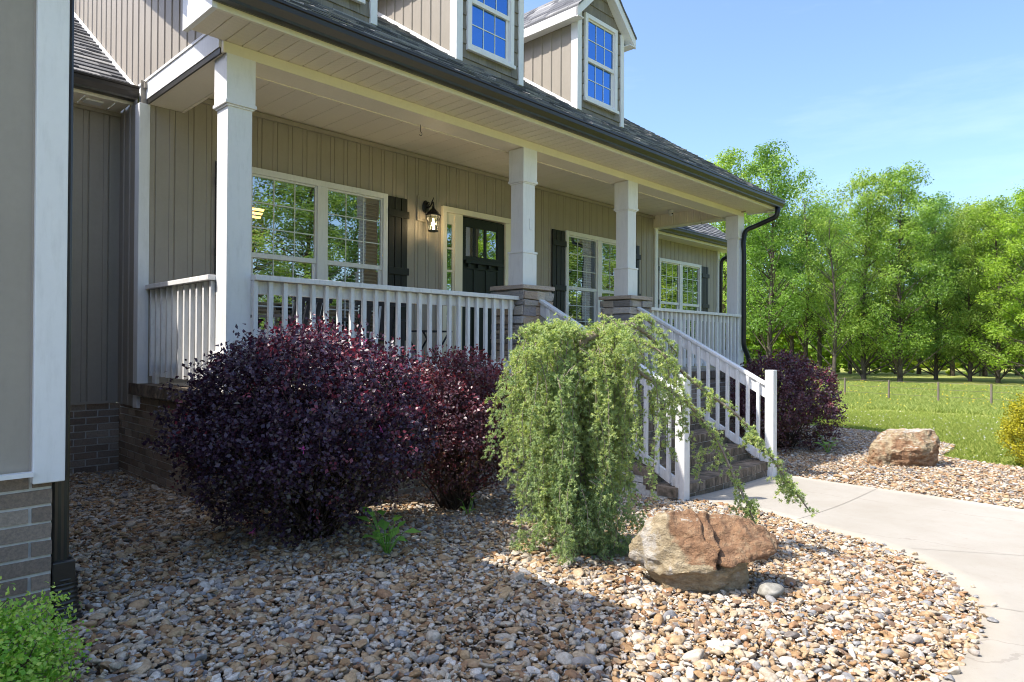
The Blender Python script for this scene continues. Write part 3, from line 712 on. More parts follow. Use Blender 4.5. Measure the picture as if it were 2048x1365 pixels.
for xc in (6.52, 6.76): mb.box(xc-.03, xc+.03, yf+.002, yf+.014, 1.35, 2.62, .5)
dr = mb.build('front_door', MAT['door_paint'], house, bevel=.003)
mb = MB(); mb.face([(xa+.07, yf+.02, 2.79), (xb-.13, yf+.02, 2.79), (xb-.13, yf+.02, 3.22), (xa+.07, yf+.02, 3.22)], .5); mb.build('door_pane', MAT['glass'], dr)
mb = MB(); mb.box(6.30, 7.03, yf-.055, yf-.001, 2.695, 2.74, .5)
for xc in (6.37, 6.56, 6.77, 6.96): mb.box(xc-.022, xc+.022, yf-.042, yf-.001, 2.645, 2.694, .5)
mb.build('door_shelf', MAT['door_paint'], dr, bevel=.003)
mb = MB(); mb.lathe([(.001, 0), (.018, 0), (.018, .03), (.001, .03)], (6.30, yf-.02, 2.12), 10); mb.build('door_handle', MAT['black_metal'], dr)
mb = MB(); mb.face([(5.9, Y+.5, FL), (7.46, Y+.5, FL), (7.46, Y+.5, 3.45), (5.9, Y+.5, 3.45)], .5); mb.face([(5.9, Y+.05, FL+.01), (7.46, Y+.05, FL+.01), (7.46, Y+.5, FL+.01), (5.9, Y+.5, FL+.01)], .5)
for xe in (5.9, 7.46): mb.face([(xe, Y+.05, FL), (xe, Y+.5, FL), (xe, Y+.5, 3.45), (xe, Y+.05, 3.45)], .5)
mb.face([(5.9, Y+.05, 3.44), (7.46, Y+.05, 3.44), (7.46, Y+.5, 3.44), (5.9, Y+.5, 3.44)], .5)
mb.build('hall_interior', MAT['interior_dark'], df)
# --- dormers
def dormer(xa, xb):
    Y = 5.75; zE = 6.15; xc = (xa+xb)/2; hw = (xb-xa)/2; sl = .97; ov = .16; fo = .14
    wx0, wx1, wz0, wz1 = xc-.39, xc+.375, 4.945, 6.165
    mb = MB(); tw = .075
    # shake front: courses of individual shakes
    z = 4.68; row = 0; h = .165
    pk = zE+hw*sl
    while z < pk:
        z1 = z+h; lim = lambda zz: hw if zz <= zE else max(0, hw-(zz-zE)/sl)
        half = lim(z); x = xc-half-(row % 2)*.05
        while x < xc+half:
            wd = random.uniform(.07, .17); a, b = max(x, xc-half), min(x+wd, xc+half); x += wd
            if b-a < .012: continue
            zt = z1+.01
            if zt > zE:
                ht = max(0, lim(min(zt, pk-.001)))
            pieces = [(a, b, z, zt)]
            if z < wz1-.02 and z1 > wz0+.02:
                pieces = [(a, min(b, wx0+.02), z, zt), (max(a, wx1-.02), b, z, zt)]
                if z < wz0: pieces.append((max(a, wx0+.02), min(b, wx1-.02), z, wz0+.015))
                if z1 > wz1: pieces.append((max(a, wx0+.02), min(b, wx1-.02), wz1-.015, zt))
            for p0, p1, q0, q1 in pieces:
                if p1-p0 < .01: continue
                mb.prism([(Y-.016-random.uniform(0, .004), q0), (Y-.003, q1), (Y+.006, q1), (Y+.006, q0)], p0+.0008, p1-.0008, 0)
        z = z1; row += 1
    D = mb.build('dormer', MAT['shake_siding'], house)
    mb = MB(); back = 4.68+(zE-4.09)/.66
    for xs, nx in ((xa, -1), (xb, 1)):
        if nx < 0: siding(mb, (xs, back, 0), (0, -1, 0), (-1, 0, 0), back-Y-.06, lambda u: EAVE(back-u)+.01, k_(zE-.005)); mb.build('dormer_cheek', S, D); mb = MB()
        else: siding(mb, (xs, Y+.06, 0), (0, 1, 0), (1, 0, 0), back-Y-.06, lambda u: EAVE(Y+.06+u)+.01, k_(zE-.005))
    mb.build('dormer_cheek', S, D)
    mb = MB()
    for a, b in ((xa-.02, xa+.075), (xb-.062, xb+.02)): mb.box(a, b, Y-.035, Y+.085, EAVE(Y-.02)+.0, zE-.004, .5); mb.build('corner_trim', WT, D, bevel=.004); mb = MB()
    mb.prism([(Y+.085, EAVE(Y+.085)), (back, EAVE(back)), (back, EAVE(back)+.05), (Y+.085, EAVE(Y+.085)+.05)], xa-.022, xa-.0125, 0, .5)
    mb.build('step_flashing', WT, D)
    # roof: two slopes, soffits, rake boards
    yb = 4.68+(pk-4.09)/.66+.3
    for sg in (-1, 1):
        ex = xc+sg*(hw+ov); ez = zE+.10-ov*sl*.15
        ez = pk+.13-(hw+ov)*sl
        mb = MB(); P = [(ex, Y-fo-.02, ez), (xc, Y-fo-.02, pk+.13), (xc, yb, pk+.13), (ex, 4.68+(ez-4.09)/.66+.15, ez)]
        Q = [(a, b, c-.022) for a, b, c in P]; n = len(mb.v); mb.v += P+Q
        for f in ((0,1,2,3),(7,6,5,4),(0,4,5,1),(1,5,6,2),(2,6,7,3),(3,7,4,0)): mb.f.append(tuple(n+i for i in f)); mb.t.append(.3)
        # shingle courses on the slope
        L = math.hypot(1, sl); nn = int((hw+ov)*L/.13)
        for i in range(nn):
            x1_ = (hw+ov)-i*.13/L; x2_ = max(0, x1_-.15/L); y = Y-fo-.02-random.uniform(0, .2); ym = 4.68+(ez+(i*.13/L)*sl-4.09)/.66+.1
            while y < ym:
                wd = random.uniform(.12, .3); a, b = max(y, Y-fo-.02), min(y+wd, ym); y += wd
                if b-a < .01: continue
                t = random.choice((.008, .010, .016)); z1_, z2_ = pk+.13-x1_*sl, pk+.13-x2_*sl
                pr_ = [(xc+sg*x1_, z1_+.001), (xc+sg*x2_, z2_+.001), (xc+sg*x2_, z2_+.004), (xc+sg*x1_, z1_+t)]
                mb.prism(pr_, a+.0008, b-.0008, 1)
        mb.build('dormer_roof', MAT['roof_shingle'], D)
        mb = MB()
        # eave fascia and soffit along the side
        e0, e1 = sorted((xc+sg*(hw+.012), ex)); yF = Y-fo; yk = 4.68+(ez-4.09)/.66
        mb.prism([(yF, ez-.145), (yk, ez-.145), (yk, ez-.023), (yF, ez-.023)], *sorted((ex, ex-sg*.02)), 0, .5)
        mb.prism([(yF+.001, ez-.140), (yk, ez-.140), (yk, ez-.128), (yF+.001, ez-.128)], e0+.021 if sg < 0 else e0, e1 if sg < 0 else e1-.021, 0, .5)
        # rake board and its soffit
        o1 = .14
        mb.prism([(ex-sg*.0, ez-.02), (xc, pk+.108), (xc, pk+.108-o1), (ex, ez-.02-o1)], yF-.004, yF+.018, 1, .5)
        mb.prism([(ex-sg*.03, ez-.13), (xc, pk+.0), (xc, pk-.012), (ex-sg*.03, ez-.142)], yF+.018, Y-.012, 1, .5)
        mb.build('dormer_eave', WT, D)
    window(wx0, wx1, wz0, wz1, Y, 5.545, 'sky_tint_glass', (2, 2), 1, D, False, .06)
    return D
# windows of dormers are sub-parts: keep the tree at three levels by flattening below
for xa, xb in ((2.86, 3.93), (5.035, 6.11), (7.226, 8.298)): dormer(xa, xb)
for d in [o for o in house.children if o.name.split('.')[0] == 'dormer']:
    for win in [o for o in d.children if o.name.split('.')[0] == 'window']:
        for ch in list(win.children):
            mw = world_of(ch); ch.parent = d; ch.matrix_basis = world_of(d).inverted() @ mw
# --- downspouts
def rounded(pts, r=.06, k=5):
    pts = [Vector(p) for p in pts]; out = [pts[0]]
    for a, b, c in zip(pts, pts[1:], pts[2:]):
        d1 = (a-b).normalized(); d2 = (c-b).normalized(); rr = min(r, (a-b).length*.45, (c-b).length*.45)
        p, q = b+d1*rr, b+d2*rr
        for i in range(k+1):
            t = i/k; out.append(p*(1-t)**2+b*2*t*(1-t)+q*t*t)
    return out+[pts[-1]]
mb = MB(); mb.tube(rounded([(11.52, 4.735, 3.96), (11.52, 4.74, 3.80), (11.44, 5.10, 3.66), (11.36, 5.24, 3.60), (11.30, 5.25, 3.38), (11.30, 5.235, 3.20), (11.30, 5.235, 1.55), (11.42, 5.20, 1.36), (11.47, 5.19, .9), (11.5, 5.1, .1)], .09), .042, 10)
mb.build('downspout', MAT['black_pipe'], house, True)
mb = MB(); mb.tube(rounded([(15.0, 7.11, 3.83), (15.0, 7.15, 3.72), (14.96, 7.48, 3.62), (14.96, 7.5, 3.4), (14.96, 7.5, .3)], .08), .042, 10); mb.build('downspout', MAT['black_pipe'], house, True)
mb = MB(); prf = [(.692, 3.285), (.700, 3.28), (.711, 3.284), (.722, 3.28), (.733, 3.284), (.744, 3.28), (.752, 3.285), (.752, 3.37), (.692, 3.37)]
mb.prism(prf, .62, 3.3, 2, .5); ds = mb.build('downspout', MAT['dark_bronze'], house)
mb = MB(); mb.box(.690, .772, 3.262, 3.385, .55, .645, .5); mb.box(.700, .765, 3.29, 3.36, .645, .66, .5); mb.build('drain_adapter', MAT['dark_bronze'], ds, bevel=.006)
pts = []; rad = []
for i in range(46):
    t = i/45; z = .575-t*.30; pts.append((.735+.03*t*t, 3.315-.05*t*t, z)); rad.append(.052+.0055*(1 if (i % 3) else -1))
mb = MB(); mb.tube(pts, rad, 18); mb.build('corrugated_drain_pipe', MAT['dark_bronze'], ds, True)
# ceiling hooks
for (hx, hy) in ((4.38, 5.55), (11.0, 5.9)):
    mb = MB(); mb.tube([(hx, hy, 3.85), (hx, hy, 3.79)]+[(hx+.02*math.sin(a), hy, 3.77-.02+.02*math.cos(a)) for a in np.linspace(0, 4.2, 9)], .003, 6); mb.build('ceiling_hook', MAT['black_metal'], house, True)
# soffit flood light and camera
sp = empty('flood_light', 'round white flood light under the right end of the porch eave', 'outdoor light', (11.62, 4.95, 3.9))
mb = MB(); mb.lathe([(.05, 0), (.05, .02), (.02, .028)], (11.60, 4.93, 3.90), 14); mb.build('mount', WT, sp, True)
mb = MB(); dirv = Vector((.55, -.75, -.35)).normalized(); c0 = Vector((11.60, 4.93, 3.87)); mb.tube([c0, c0+dirv*.03, c0+dirv*.06, c0+dirv*.12, c0+dirv*.125], [.012, .022, .045, .056, .04], 14); mb.build('lamp_head', CB, sp, True)
sc_ = empty('security_camera', 'small white dome camera under the porch ceiling near the right end', 'camera', (10.9, 6.45, 4.05))
mb = MB(); mb.lathe([(.055, 0), (.055, -.03), (.045, -.045)][::-1], (10.9, 6.45, 4.049), 16); mb.build('camera_base', WT, sc_, True)
mb = MB(); mb.lathe([(.012, -.105), (.034, -.095), (.044, -.07), (.044, -.045)], (10.9, 6.45, 4.049), 16); mb.build('camera_dome', WT, sc_, True)
mb = MB(); mb.lathe([(.004, 0), (.014, 0), (.014, .004)], (0, 0, 0), 10); o = mb.build('lens', MAT['black_metal']); o.matrix_basis = Matrix.Translation((10.87, 6.405, 3.972)) @ Vector((-.6, -.8, -.1)).to_track_quat('Z', 'Y').to_matrix().to_4x4(); attach(o, sc_)

# ------------------------------------------------------------------ wall lantern
LX = 5.585
lan = empty('wall_lantern', 'lit black carriage lantern on the porch wall left of the front door', 'lantern', (LX, WY, 3.3))
mb = MB(); mb.box(5.46, 5.70, WY-.030, WY-.013, 3.17, 3.50, .5); mb.box(5.485, 5.675, WY-.036, WY-.030, 3.195, 3.475, .5); mb.build('mounting_block', S, lan, bevel=.004)
lc = Vector((LX+.0, WY-.20, 0))
mb = MB(); mb.lathe([(.0, -.0), (.055, .0), (.06, .01), (.045, .022), (.02, .03)], (0, 0, 0), 16)
bp = mb.build('backplate', MAT['black_metal']); bp.matrix_basis = Matrix.Translation((LX, WY-.036, 3.36)) @ Matrix.Rotation(PI/2, 4, 'X') @ Matrix.Diagonal((1, 1.5, 1, 1)); attach(bp, lan)
mb = MB(); mb.tube([(LX, WY-.05, 3.36), (LX, WY-.10, 3.345), (LX, WY-.14, 3.36), (LX, WY-.17, 3.395), (LX, WY-.20, 3.40), (LX, WY-.205, 3.37), (LX, WY-.20, 3.34)], [.014, .011, .010, .010, .010, .010, .012], 8)
mb.tube([(LX, WY-.06, 3.40), (LX, WY-.10, 3.42), (LX, WY-.13, 3.40), (LX, WY-.115, 3.38)], .006, 6); mb.tube([(LX, WY-.16, 3.40), (LX, WY-.185, 3.43), (LX, WY-.20, 3.45), (LX, WY-.203, 3.47)], [.008, .008, .007, .002], 6); mb.build('arm', MAT['black_metal'], lan, True)
mb = MB(); mb.lathe([(.100, 0), (.104, .012), (.085, .03), (.055, .065), (.035, .085), (.022, .095), (.014, .12), (.018, .128), (.004, .14)], (lc.x, lc.y, 3.225), 6); mb.build('lantern_roof', MAT['black_metal'], lan)
mb = MB()
for k in range(6):
    a = 2*PI*k/6+PI/6; mb.tube([(lc.x+.093*math.cos(a), lc.y+.093*math.sin(a), 3.225), (lc.x+.058*math.cos(a), lc.y+.058*math.sin(a), 3.035)], .005, 5)
mb.lathe([(.03, -.02), (.066, -.012), (.068, 0), (.064, .008)], (lc.x, lc.y, 3.032), 6); mb.build('lantern_cage', MAT['black_metal'], lan)
mb = MB()
for k in range(6):
    a, b = 2*PI*k/6+PI/6, 2*PI*(k+1)/6+PI/6
    mb.face([(lc.x+.056*math.cos(a), lc.y+.056*math.sin(a), 3.04), (lc.x+.056*math.cos(b), lc.y+.056*math.sin(b), 3.04), (lc.x+.090*math.cos(b), lc.y+.090*math.sin(b), 3.224), (lc.x+.090*math.cos(a), lc.y+.090*math.sin(a), 3.224)], .5)
mb.build('lantern_pane', MAT['lantern_glass'], lan)
mb = MB(); mb.lathe([(.006, -.03), (.020, -.018), (.026, 0), (.020, .018), (.010, .032), (.010, .07)], (lc.x, lc.y, 3.12), 12); mb.build('bulb', MAT['lamp_bulb'], lan, True)
ll = bpy.data.lights.new('lantern_light', 'POINT'); ll.energy = 2.2; ll.color = (1, .70, .40); ll.shadow_soft_size = .03; lo = bpy.data.objects.new('lantern_light', ll); C.objects.link(lo); lo.location = (lc.x, lc.y-.05, 3.12); attach(lo, lan)
# chandelier inside the first window
ch = empty('chandelier', 'amber glass lamp glowing inside the large porch window', 'lamp', (3.32, 7.45, 3.0))
for i, (dx, dz) in enumerate(((0, 0), (-.20, .06))):
    mb = MB(); mb.lathe([(.045, 0), (.085, .10), (.088, .105)], (3.50+dx, 7.42, 2.98+dz), 14); mb.build('lamp_shade', MAT['lamp_shade_glow'], ch, True)
    mb = MB(); mb.tube([(3.50+dx, 7.42, 3.08+dz), (3.44+dx*.5, 7.43, 3.20), (3.40, 7.44, 3.34)], .008, 6); mb.build('arm', MAT['black_metal'], ch, True)

# ------------------------------------------------------------------ porch furniture
def porch_chair(x, y, rot, label):
    t = empty('rocking_chair', label, 'chair', (x, y, FL), 'dark chairs on the porch')
    Mx = Matrix.Translation((x, y, FL)) @ Matrix.Rotation(rot, 4, 'Z'); P = MAT['chair_paint']
    def part(nm, fn, sm=False):
        mb = MB(); fn(mb); mb.v = [tuple(Mx @ Vector(v)) for v in mb.v]; return mb.build(nm, P, t, sm)
    part('seat', lambda m: [m.box(-.26+.075*k, -.26+.075*k+.066, -.25, .24, .42, .445) for k in range(7)])
    def back(m):
        for k in range(6):
            xx = -.23+.082*k; m.prism([(.24, .45), (.262, .45), (.36, .84), (.338, .84)], xx, xx+.05, 0)
        m.prism([(.335, .80), (.365, .80), (.38, .87), (.35, .87)], -.28, .28, 0)
    part('backrest', back)
    for sx in (-1, 1):
        part('armrest', lambda m: m.box(sx*.30-.045, sx*.30+.045, -.30, .30, .64, .665))
        part('leg', lambda m: m.box(sx*.29-.02, sx*.29+.02, -.26, -.215, .05, .64)); part('leg', lambda m: m.prism([(.20, .05), (.245, .05), (.285, .64), (.245, .64)], sx*.29-.02, sx*.29+.02, 0))
        part('rocker', lambda m: m.tube([(sx*.29, -.42+.1*k, .02+.006*(k-4.2)**2) for k in range(10)], .018, 6))
porch_chair(3.30, 6.35, R(200), 'dark slatted rocking chair behind the railing nearest the first column')
porch_chair(4.35, 6.40, R(165), 'dark slatted rocking chair in front of the double window, nearer the lantern')
ft = empty('folding_table', 'small dark folding table with crossed legs beside the porch chairs', 'table', (4.95, 6.1, FL))
mb = MB()
for k in range(6): mb.box(4.75+.07*k, 4.75+.07*k+.06, 5.92, 6.32, FL+.53, FL+.548)
mb.build('table_top', MAT['chair_paint'], ft)
for yy in (5.95, 6.28):
    mb = MB(); mb.tube([(4.77, yy, FL+.01), (5.13, yy, FL+.53)], .012, 6); mb.build('leg', MAT['chair_paint'], ft); mb = MB(); mb.tube([(5.13, yy+.02, FL+.01), (4.77, yy+.02, FL+.53)], .012, 6); mb.build('leg', MAT['chair_paint'], ft)

# ------------------------------------------------------------------ ground, bed, walkway
def axis_pts():
    a = list(np.arange(-14, 24, .5)); k = 24.0; s = .7
    while k < 900: a.append(k); k += s; s *= 1.16
    k = -14.5; s = .7
    while k > -900: a.insert(0, k); k -= s; s *= 1.16
    return np.array(a)
ax = axis_pts(); GX, GY = np.meshgrid(ax, ax); GZ = gh(GX, GY)-.035
nx = len(ax); idx = np.arange(nx*nx).reshape(nx, nx)
Fq = np.stack([idx[:-1, :-1], idx[:-1, 1:], idx[1:, 1:], idx[1:, :-1]], -1).reshape(-1, 4)
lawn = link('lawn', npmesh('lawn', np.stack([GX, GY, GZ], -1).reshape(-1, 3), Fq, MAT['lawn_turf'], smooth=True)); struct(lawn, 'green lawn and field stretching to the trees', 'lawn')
def spline(P, n):
    P = np.array(P, float); d = np.r_[0, np.cumsum(np.hypot(*np.diff(P, axis=0).T))]
    T = np.linspace(0, d[-1], n); out = []
    m = np.zeros_like(P); m[1:-1] = (P[2:]-P[:-2])/(d[2:]-d[:-2])[:, None]; m[0] = (P[1]-P[0])/(d[1]-d[0]); m[-1] = (P[-1]-P[-2])/(d[-1]-d[-2])
    for t in T:
        i = min(np.searchsorted(d, t, 'right')-1, len(P)-2); h = d[i+1]-d[i]; s = (t-d[i])/h
        out.append((2*s**3-3*s*s+1)*P[i]+(s**3-2*s*s+s)*h*m[i]+(-2*s**3+3*s*s)*P[i+1]+(s**3-s*s)*h*m[i+1])
    return np.array(out)
WL = spline([(5.92, 3.40), (5.93, 2.65), (5.70, 2.13), (5.47, 1.69), (5.20, 1.29), (4.92, 1.05), (4.57, .82), (4.165, .66), (3.76, .60), (3.36, .58), (3.0, .59), (1.5, .6), (-1, .55), (-7, .4)], 160)
WR = spline([(8.10, 3.40), (8.03, 2.8), (8.02, 2.2), (8.0, 1.5), (7.95, .9), (7.75, .1), (7.3, -.6), (6.5, -1.2), (5.5, -1.55), (4.5, -1.75), (3, -1.85), (1.5, -1.9), (-1, -1.95), (-7, -2.1)], 160)
NW = 14; V = []; Fc = []
for i in range(160):
    for j in range(NW+1):
        p = WL[i]*(1-j/NW)+WR[i]*j/NW; V.append((p[0], p[1], g1(*p)+.022))
for i in range(159):
    for j in range(NW): a = i*(NW+1)+j; Fc.append((a, a+1, a+NW+2, a+NW+1))
n0 = len(V)
for side, j in ((WL, 0), (WR, NW)):
    b = len(V)
    for i in range(160): V.append((side[i][0], side[i][1], g1(*side[i])-.12))
    for i in range(159): Fc.append((i*(NW+1)+j, (i+1)*(NW+1)+j, b+i+1, b+i))
walk = link('walkway', npmesh('walkway', np.array(V), np.array(Fc), MAT['concrete'])); struct(walk, 'curved pale concrete walkway leading to the steps', 'walkway')
# tooled control joints, laid as thin dark strips in the slab
nj = NT('joint'); nj.set((.26, .235, .195), .95); mb = MB()
def strip(a, b, wd=.0026, n=24):
    a, b = np.array(a), np.array(b); d = (b-a)/np.linalg.norm(b-a); q = np.array([-d[1], d[0]])*wd
    for i in range(n):
        p0, p1 = a+(b-a)*i/n, a+(b-a)*(i+1)/n
        mb.face([(*(p0-q), g1(*(p0-q))+.026), (*(p1-q), g1(*(p1-q))+.026), (*(p1+q), g1(*(p1+q))+.026), (*(p0+q), g1(*(p0+q))+.026)], .5)
strip((5.74, 2.2), (8.0, 2.19)); strip((5.36, 1.50) if False else (5.40, 1.24+.02), (7.0, -.85)); strip((4.22, .68), (4.9, -1.6)); strip((2.6, .6), (2.7, -1.8))
jo = mb.build('control_joint', nj.m, walk)
from math import isfinite
def inpoly(X, Y, P):
    P = np.asarray(P); ins = np.zeros(X.shape, bool); x0, y0 = P[-1]
    for x1, y1 in P:
        c = ((y1 > Y) != (y0 > Y)) & (X < (x0-x1)*(Y-y1)/((y0-y1) if y0 != y1 else 1e-9)+x1); ins ^= c; x0, y0 = x1, y1
    return ins
WALKP = np.vstack([WL, WR[::-1]])
LEFTBED = np.vstack([[(-7, .5), (-7, 3.24)], [(.69, 3.24), (.69, 7.9), (2.22, 7.9), (2.22, 5.0), (5.70, 5.0), (5.70, 3.32), (5.9, 3.32)], WL])
LAWNEDGE = spline([(12.6, 7.4), (13.9, 5.6), (14.05, 4.56), (13.75, 3.7), (12.75, 2.45), (11.9, 2.25), (11.1, 2.2), (10.92, 1.8), (10.8, 1.3), (10.2, .2), (9.4, -.9), (8.2, -2.0), (6.8, -3), (5, -3.4)], 90)
RIGHTBED = np.vstack([[(8.0, 3.34), (8.0, 5.0), (11.4, 5.0), (11.4, 7.5)], LAWNEDGE, WR[(WR[:, 0] > 4)][::-1]])
def sheet(name, poly, off, mat, cell=.12):
    x0, y0 = poly.min(0); x1, y1 = poly.max(0); xs = np.arange(x0-cell, x1+cell*2, cell); ys = np.arange(y0-cell, y1+cell*2, cell)
    X, Y = np.meshgrid(xs, ys); Z = gh(X, Y)+off; i = np.arange(X.size).reshape(X.shape)
    Q = np.stack([i[:-1, :-1], i[:-1, 1:], i[1:, 1:], i[1:, :-1]], -1).reshape(-1, 4)
    cx = X[:-1, :-1]+cell/2; cy = Y[:-1, :-1]+cell/2; k = inpoly(cx, cy, poly).ravel()
    return link(name, npmesh(name, np.stack([X, Y, Z], -1).reshape(-1, 3), Q[k], mat, smooth=True))
struct(sheet('pebble_bed', LEFTBED, -.012, MAT['bed_soil']), 'planting bed left of the walkway', 'planting bed'); struct(sheet('pebble_bed', RIGHTBED, -.012, MAT['bed_soil']), 'planting bed right of the walkway', 'planting bed')

# ------------------------------------------------------------------ river pebbles (uncountable)
def ico(sub):
    bm = bmesh.new(); bmesh.ops.create_icosphere(bm, subdivisions=sub, radius=1); V = np.array([v.co[:] for v in bm.verts]); Fc = np.array([[v.index for v in f.verts] for f in bm.faces]); bm.free(); return V, Fc
IV, IF = ico(3)
def lump(V, seed, amp, fr):
    o = Vector((seed*7.3, seed*3.1, seed*1.7)); return np.array([1+amp*noise.noise(Vector(v)*fr+o) for v in V])[:, None]
def pebble_shape(k):
    V = IV*lump(IV, k+1, .30, 1.0)*lump(IV, k+50, .10, 2.3); r = np.random.default_rng(k)
    if k % 2 == 1:                                  # broken, angular stones: slice by planes
        for _ in range(7):
            n = r.normal(size=3); n /= np.linalg.norm(n); d = r.uniform(.55, .8); s = V@n; V = V-np.outer(np.maximum(0, s-d), n)*.92
    V = V*np.array([1, r.uniform(.44, .86), r.uniform(.32, .56)])
    return V/np.abs(V[:, 0]).max()
pcol = bpy.data.collections.new('pebble_shapes')
for k in range(14):
    me = npmesh('pebble_shape', pebble_shape(k), IF, MAT['pebble'], smooth=True); pcol.objects.link(bpy.data.objects.new('pebble_shape', me))
def gn_scatter(name, P, rot, scl, coll, label, cat):
    me = bpy.data.meshes.new(name); me.vertices.add(len(P)); me.vertices.foreach_set('co', P.astype(np.float32).ravel())
    a = me.attributes.new('rot', 'FLOAT_VECTOR', 'POINT'); a.data.foreach_set('vector', rot.astype(np.float32).ravel())
    a = me.attributes.new('scl', 'FLOAT_VECTOR', 'POINT'); a.data.foreach_set('vector', scl.astype(np.float32).ravel())
    o = bpy.data.objects.new(name, me); C.objects.link(o); tag(o, label, cat, None, 'stuff')
    ng = bpy.data.node_groups.new(name, 'GeometryNodeTree'); ng.interface.new_socket('Geometry', in_out='INPUT', socket_type='NodeSocketGeometry'); ng.interface.new_socket('Geometry', in_out='OUTPUT', socket_type='NodeSocketGeometry')
    N = ng.nodes; gi = N.new('NodeGroupInput'); go = N.new('NodeGroupOutput'); ip = N.new('GeometryNodeInstanceOnPoints'); ci = N.new('GeometryNodeCollectionInfo')
    ci.inputs['Collection'].default_value = coll; ci.inputs['Separate Children'].default_value = True; ci.inputs['Reset Children'].default_value = True
    ip.inputs['Pick Instance'].default_value = True
    ar = N.new('GeometryNodeInputNamedAttribute'); ar.data_type = 'FLOAT_VECTOR'; ar.inputs[0].default_value = 'rot'
    asx = N.new('GeometryNodeInputNamedAttribute'); asx.data_type = 'FLOAT_VECTOR'; asx.inputs[0].default_value = 'scl'
    er = N.new('FunctionNodeEulerToRotation'); rv = N.new('FunctionNodeRandomValue'); rv.data_type = 'INT'
    ii = [s for s in rv.inputs if s.type == 'INT']; ii[0].default_value = 0; ii[1].default_value = 997
    L = ng.links.new; L(gi.outputs[0], ip.inputs['Points']); L(ci.outputs[0], ip.inputs['Instance']); L(ar.outputs[0], er.inputs[0]); L(er.outputs[0], ip.inputs['Rotation']); L(asx.outputs[0], ip.inputs['Scale'])
    L([s for s in rv.outputs if s.type == 'INT'][0], ip.inputs['Instance Index']); L(ip.outputs[0], go.inputs[0])
    md = o.modifiers.new('scatter', 'NODES'); md.node_group = ng; return o
def bed_points(poly, dens, zj):
    x0, y0 = poly.min(0); x1, y1 = poly.max(0); x0 = max(x0, -2.6); s = 1/math.sqrt(dens)
    X, Y = np.meshgrid(np.arange(x0, x1, s), np.arange(y0, y1, s)); X = X.ravel()+rng.uniform(-.5, .5, X.size)*s; Y = Y.ravel()+rng.uniform(-.5, .5, Y.size)*s
    k = inpoly(X, Y, poly); X, Y = X[k], Y[k]
    return np.stack([X, Y, gh(X, Y)+zj+rng.uniform(0, .016, X.size)], -1)
PA = np.vstack([bed_points(LEFTBED, 1350, .0), bed_points(RIGHTBED, 1050, .0)]); PB = np.vstack([bed_points(LEFTBED, 640, .012), bed_points(RIGHTBED, 480, .012)])
# a few strays on the slab edge
q = rng.integers(20, 100, 70); t_ = np.abs(rng.normal(0, .012, 70))[:, None]; PS = WL[q]*(1-t_)+WR[q]*t_
PS = np.column_stack([PS, gh(PS[:, 0], PS[:, 1])+.030])
P = np.vstack([PA, PB, PS]); n = len(P)
size = np.exp(rng.normal(math.log(.0168), .37, n)).clip(.008, .048)
rot = np.stack([rng.normal(0, .28, n), rng.normal(0, .28, n), rng.uniform(0, 2*PI, n)], -1)
gn_scatter('river_pebbles', P, rot, np.repeat(size[:, None], 3, 1)*rng.uniform(.85, 1.15, (n, 3)), pcol, 'mixed tan, white, grey and rust river pebbles covering the planting beds', 'pebbles')
PC = np.vstack([bed_points(LEFTBED, 900, .010), bed_points(RIGHTBED, 500, .010)]); n = len(PC)
gn_scatter('pebble_fines', PC, np.stack([rng.normal(0, .4, n), rng.normal(0, .4, n), rng.uniform(0, 2*PI, n)], -1), np.repeat(rng.uniform(.004, .009, n)[:, None], 3, 1), pcol, 'small gravel chips lying between the river pebbles', 'gravel')
# one large flat stone beside the boulder
fs = link('river_stone', npmesh('river_stone', pebble_shape(4)*np.array([.085, .085, .085])+np.array([3.50, 1.47, g1(3.5, 1.47)+.045]), IF, MAT['grey_stone'], smooth=True)); tag(fs, 'large flat grey river stone lying right of the rusty front boulder', 'stone')

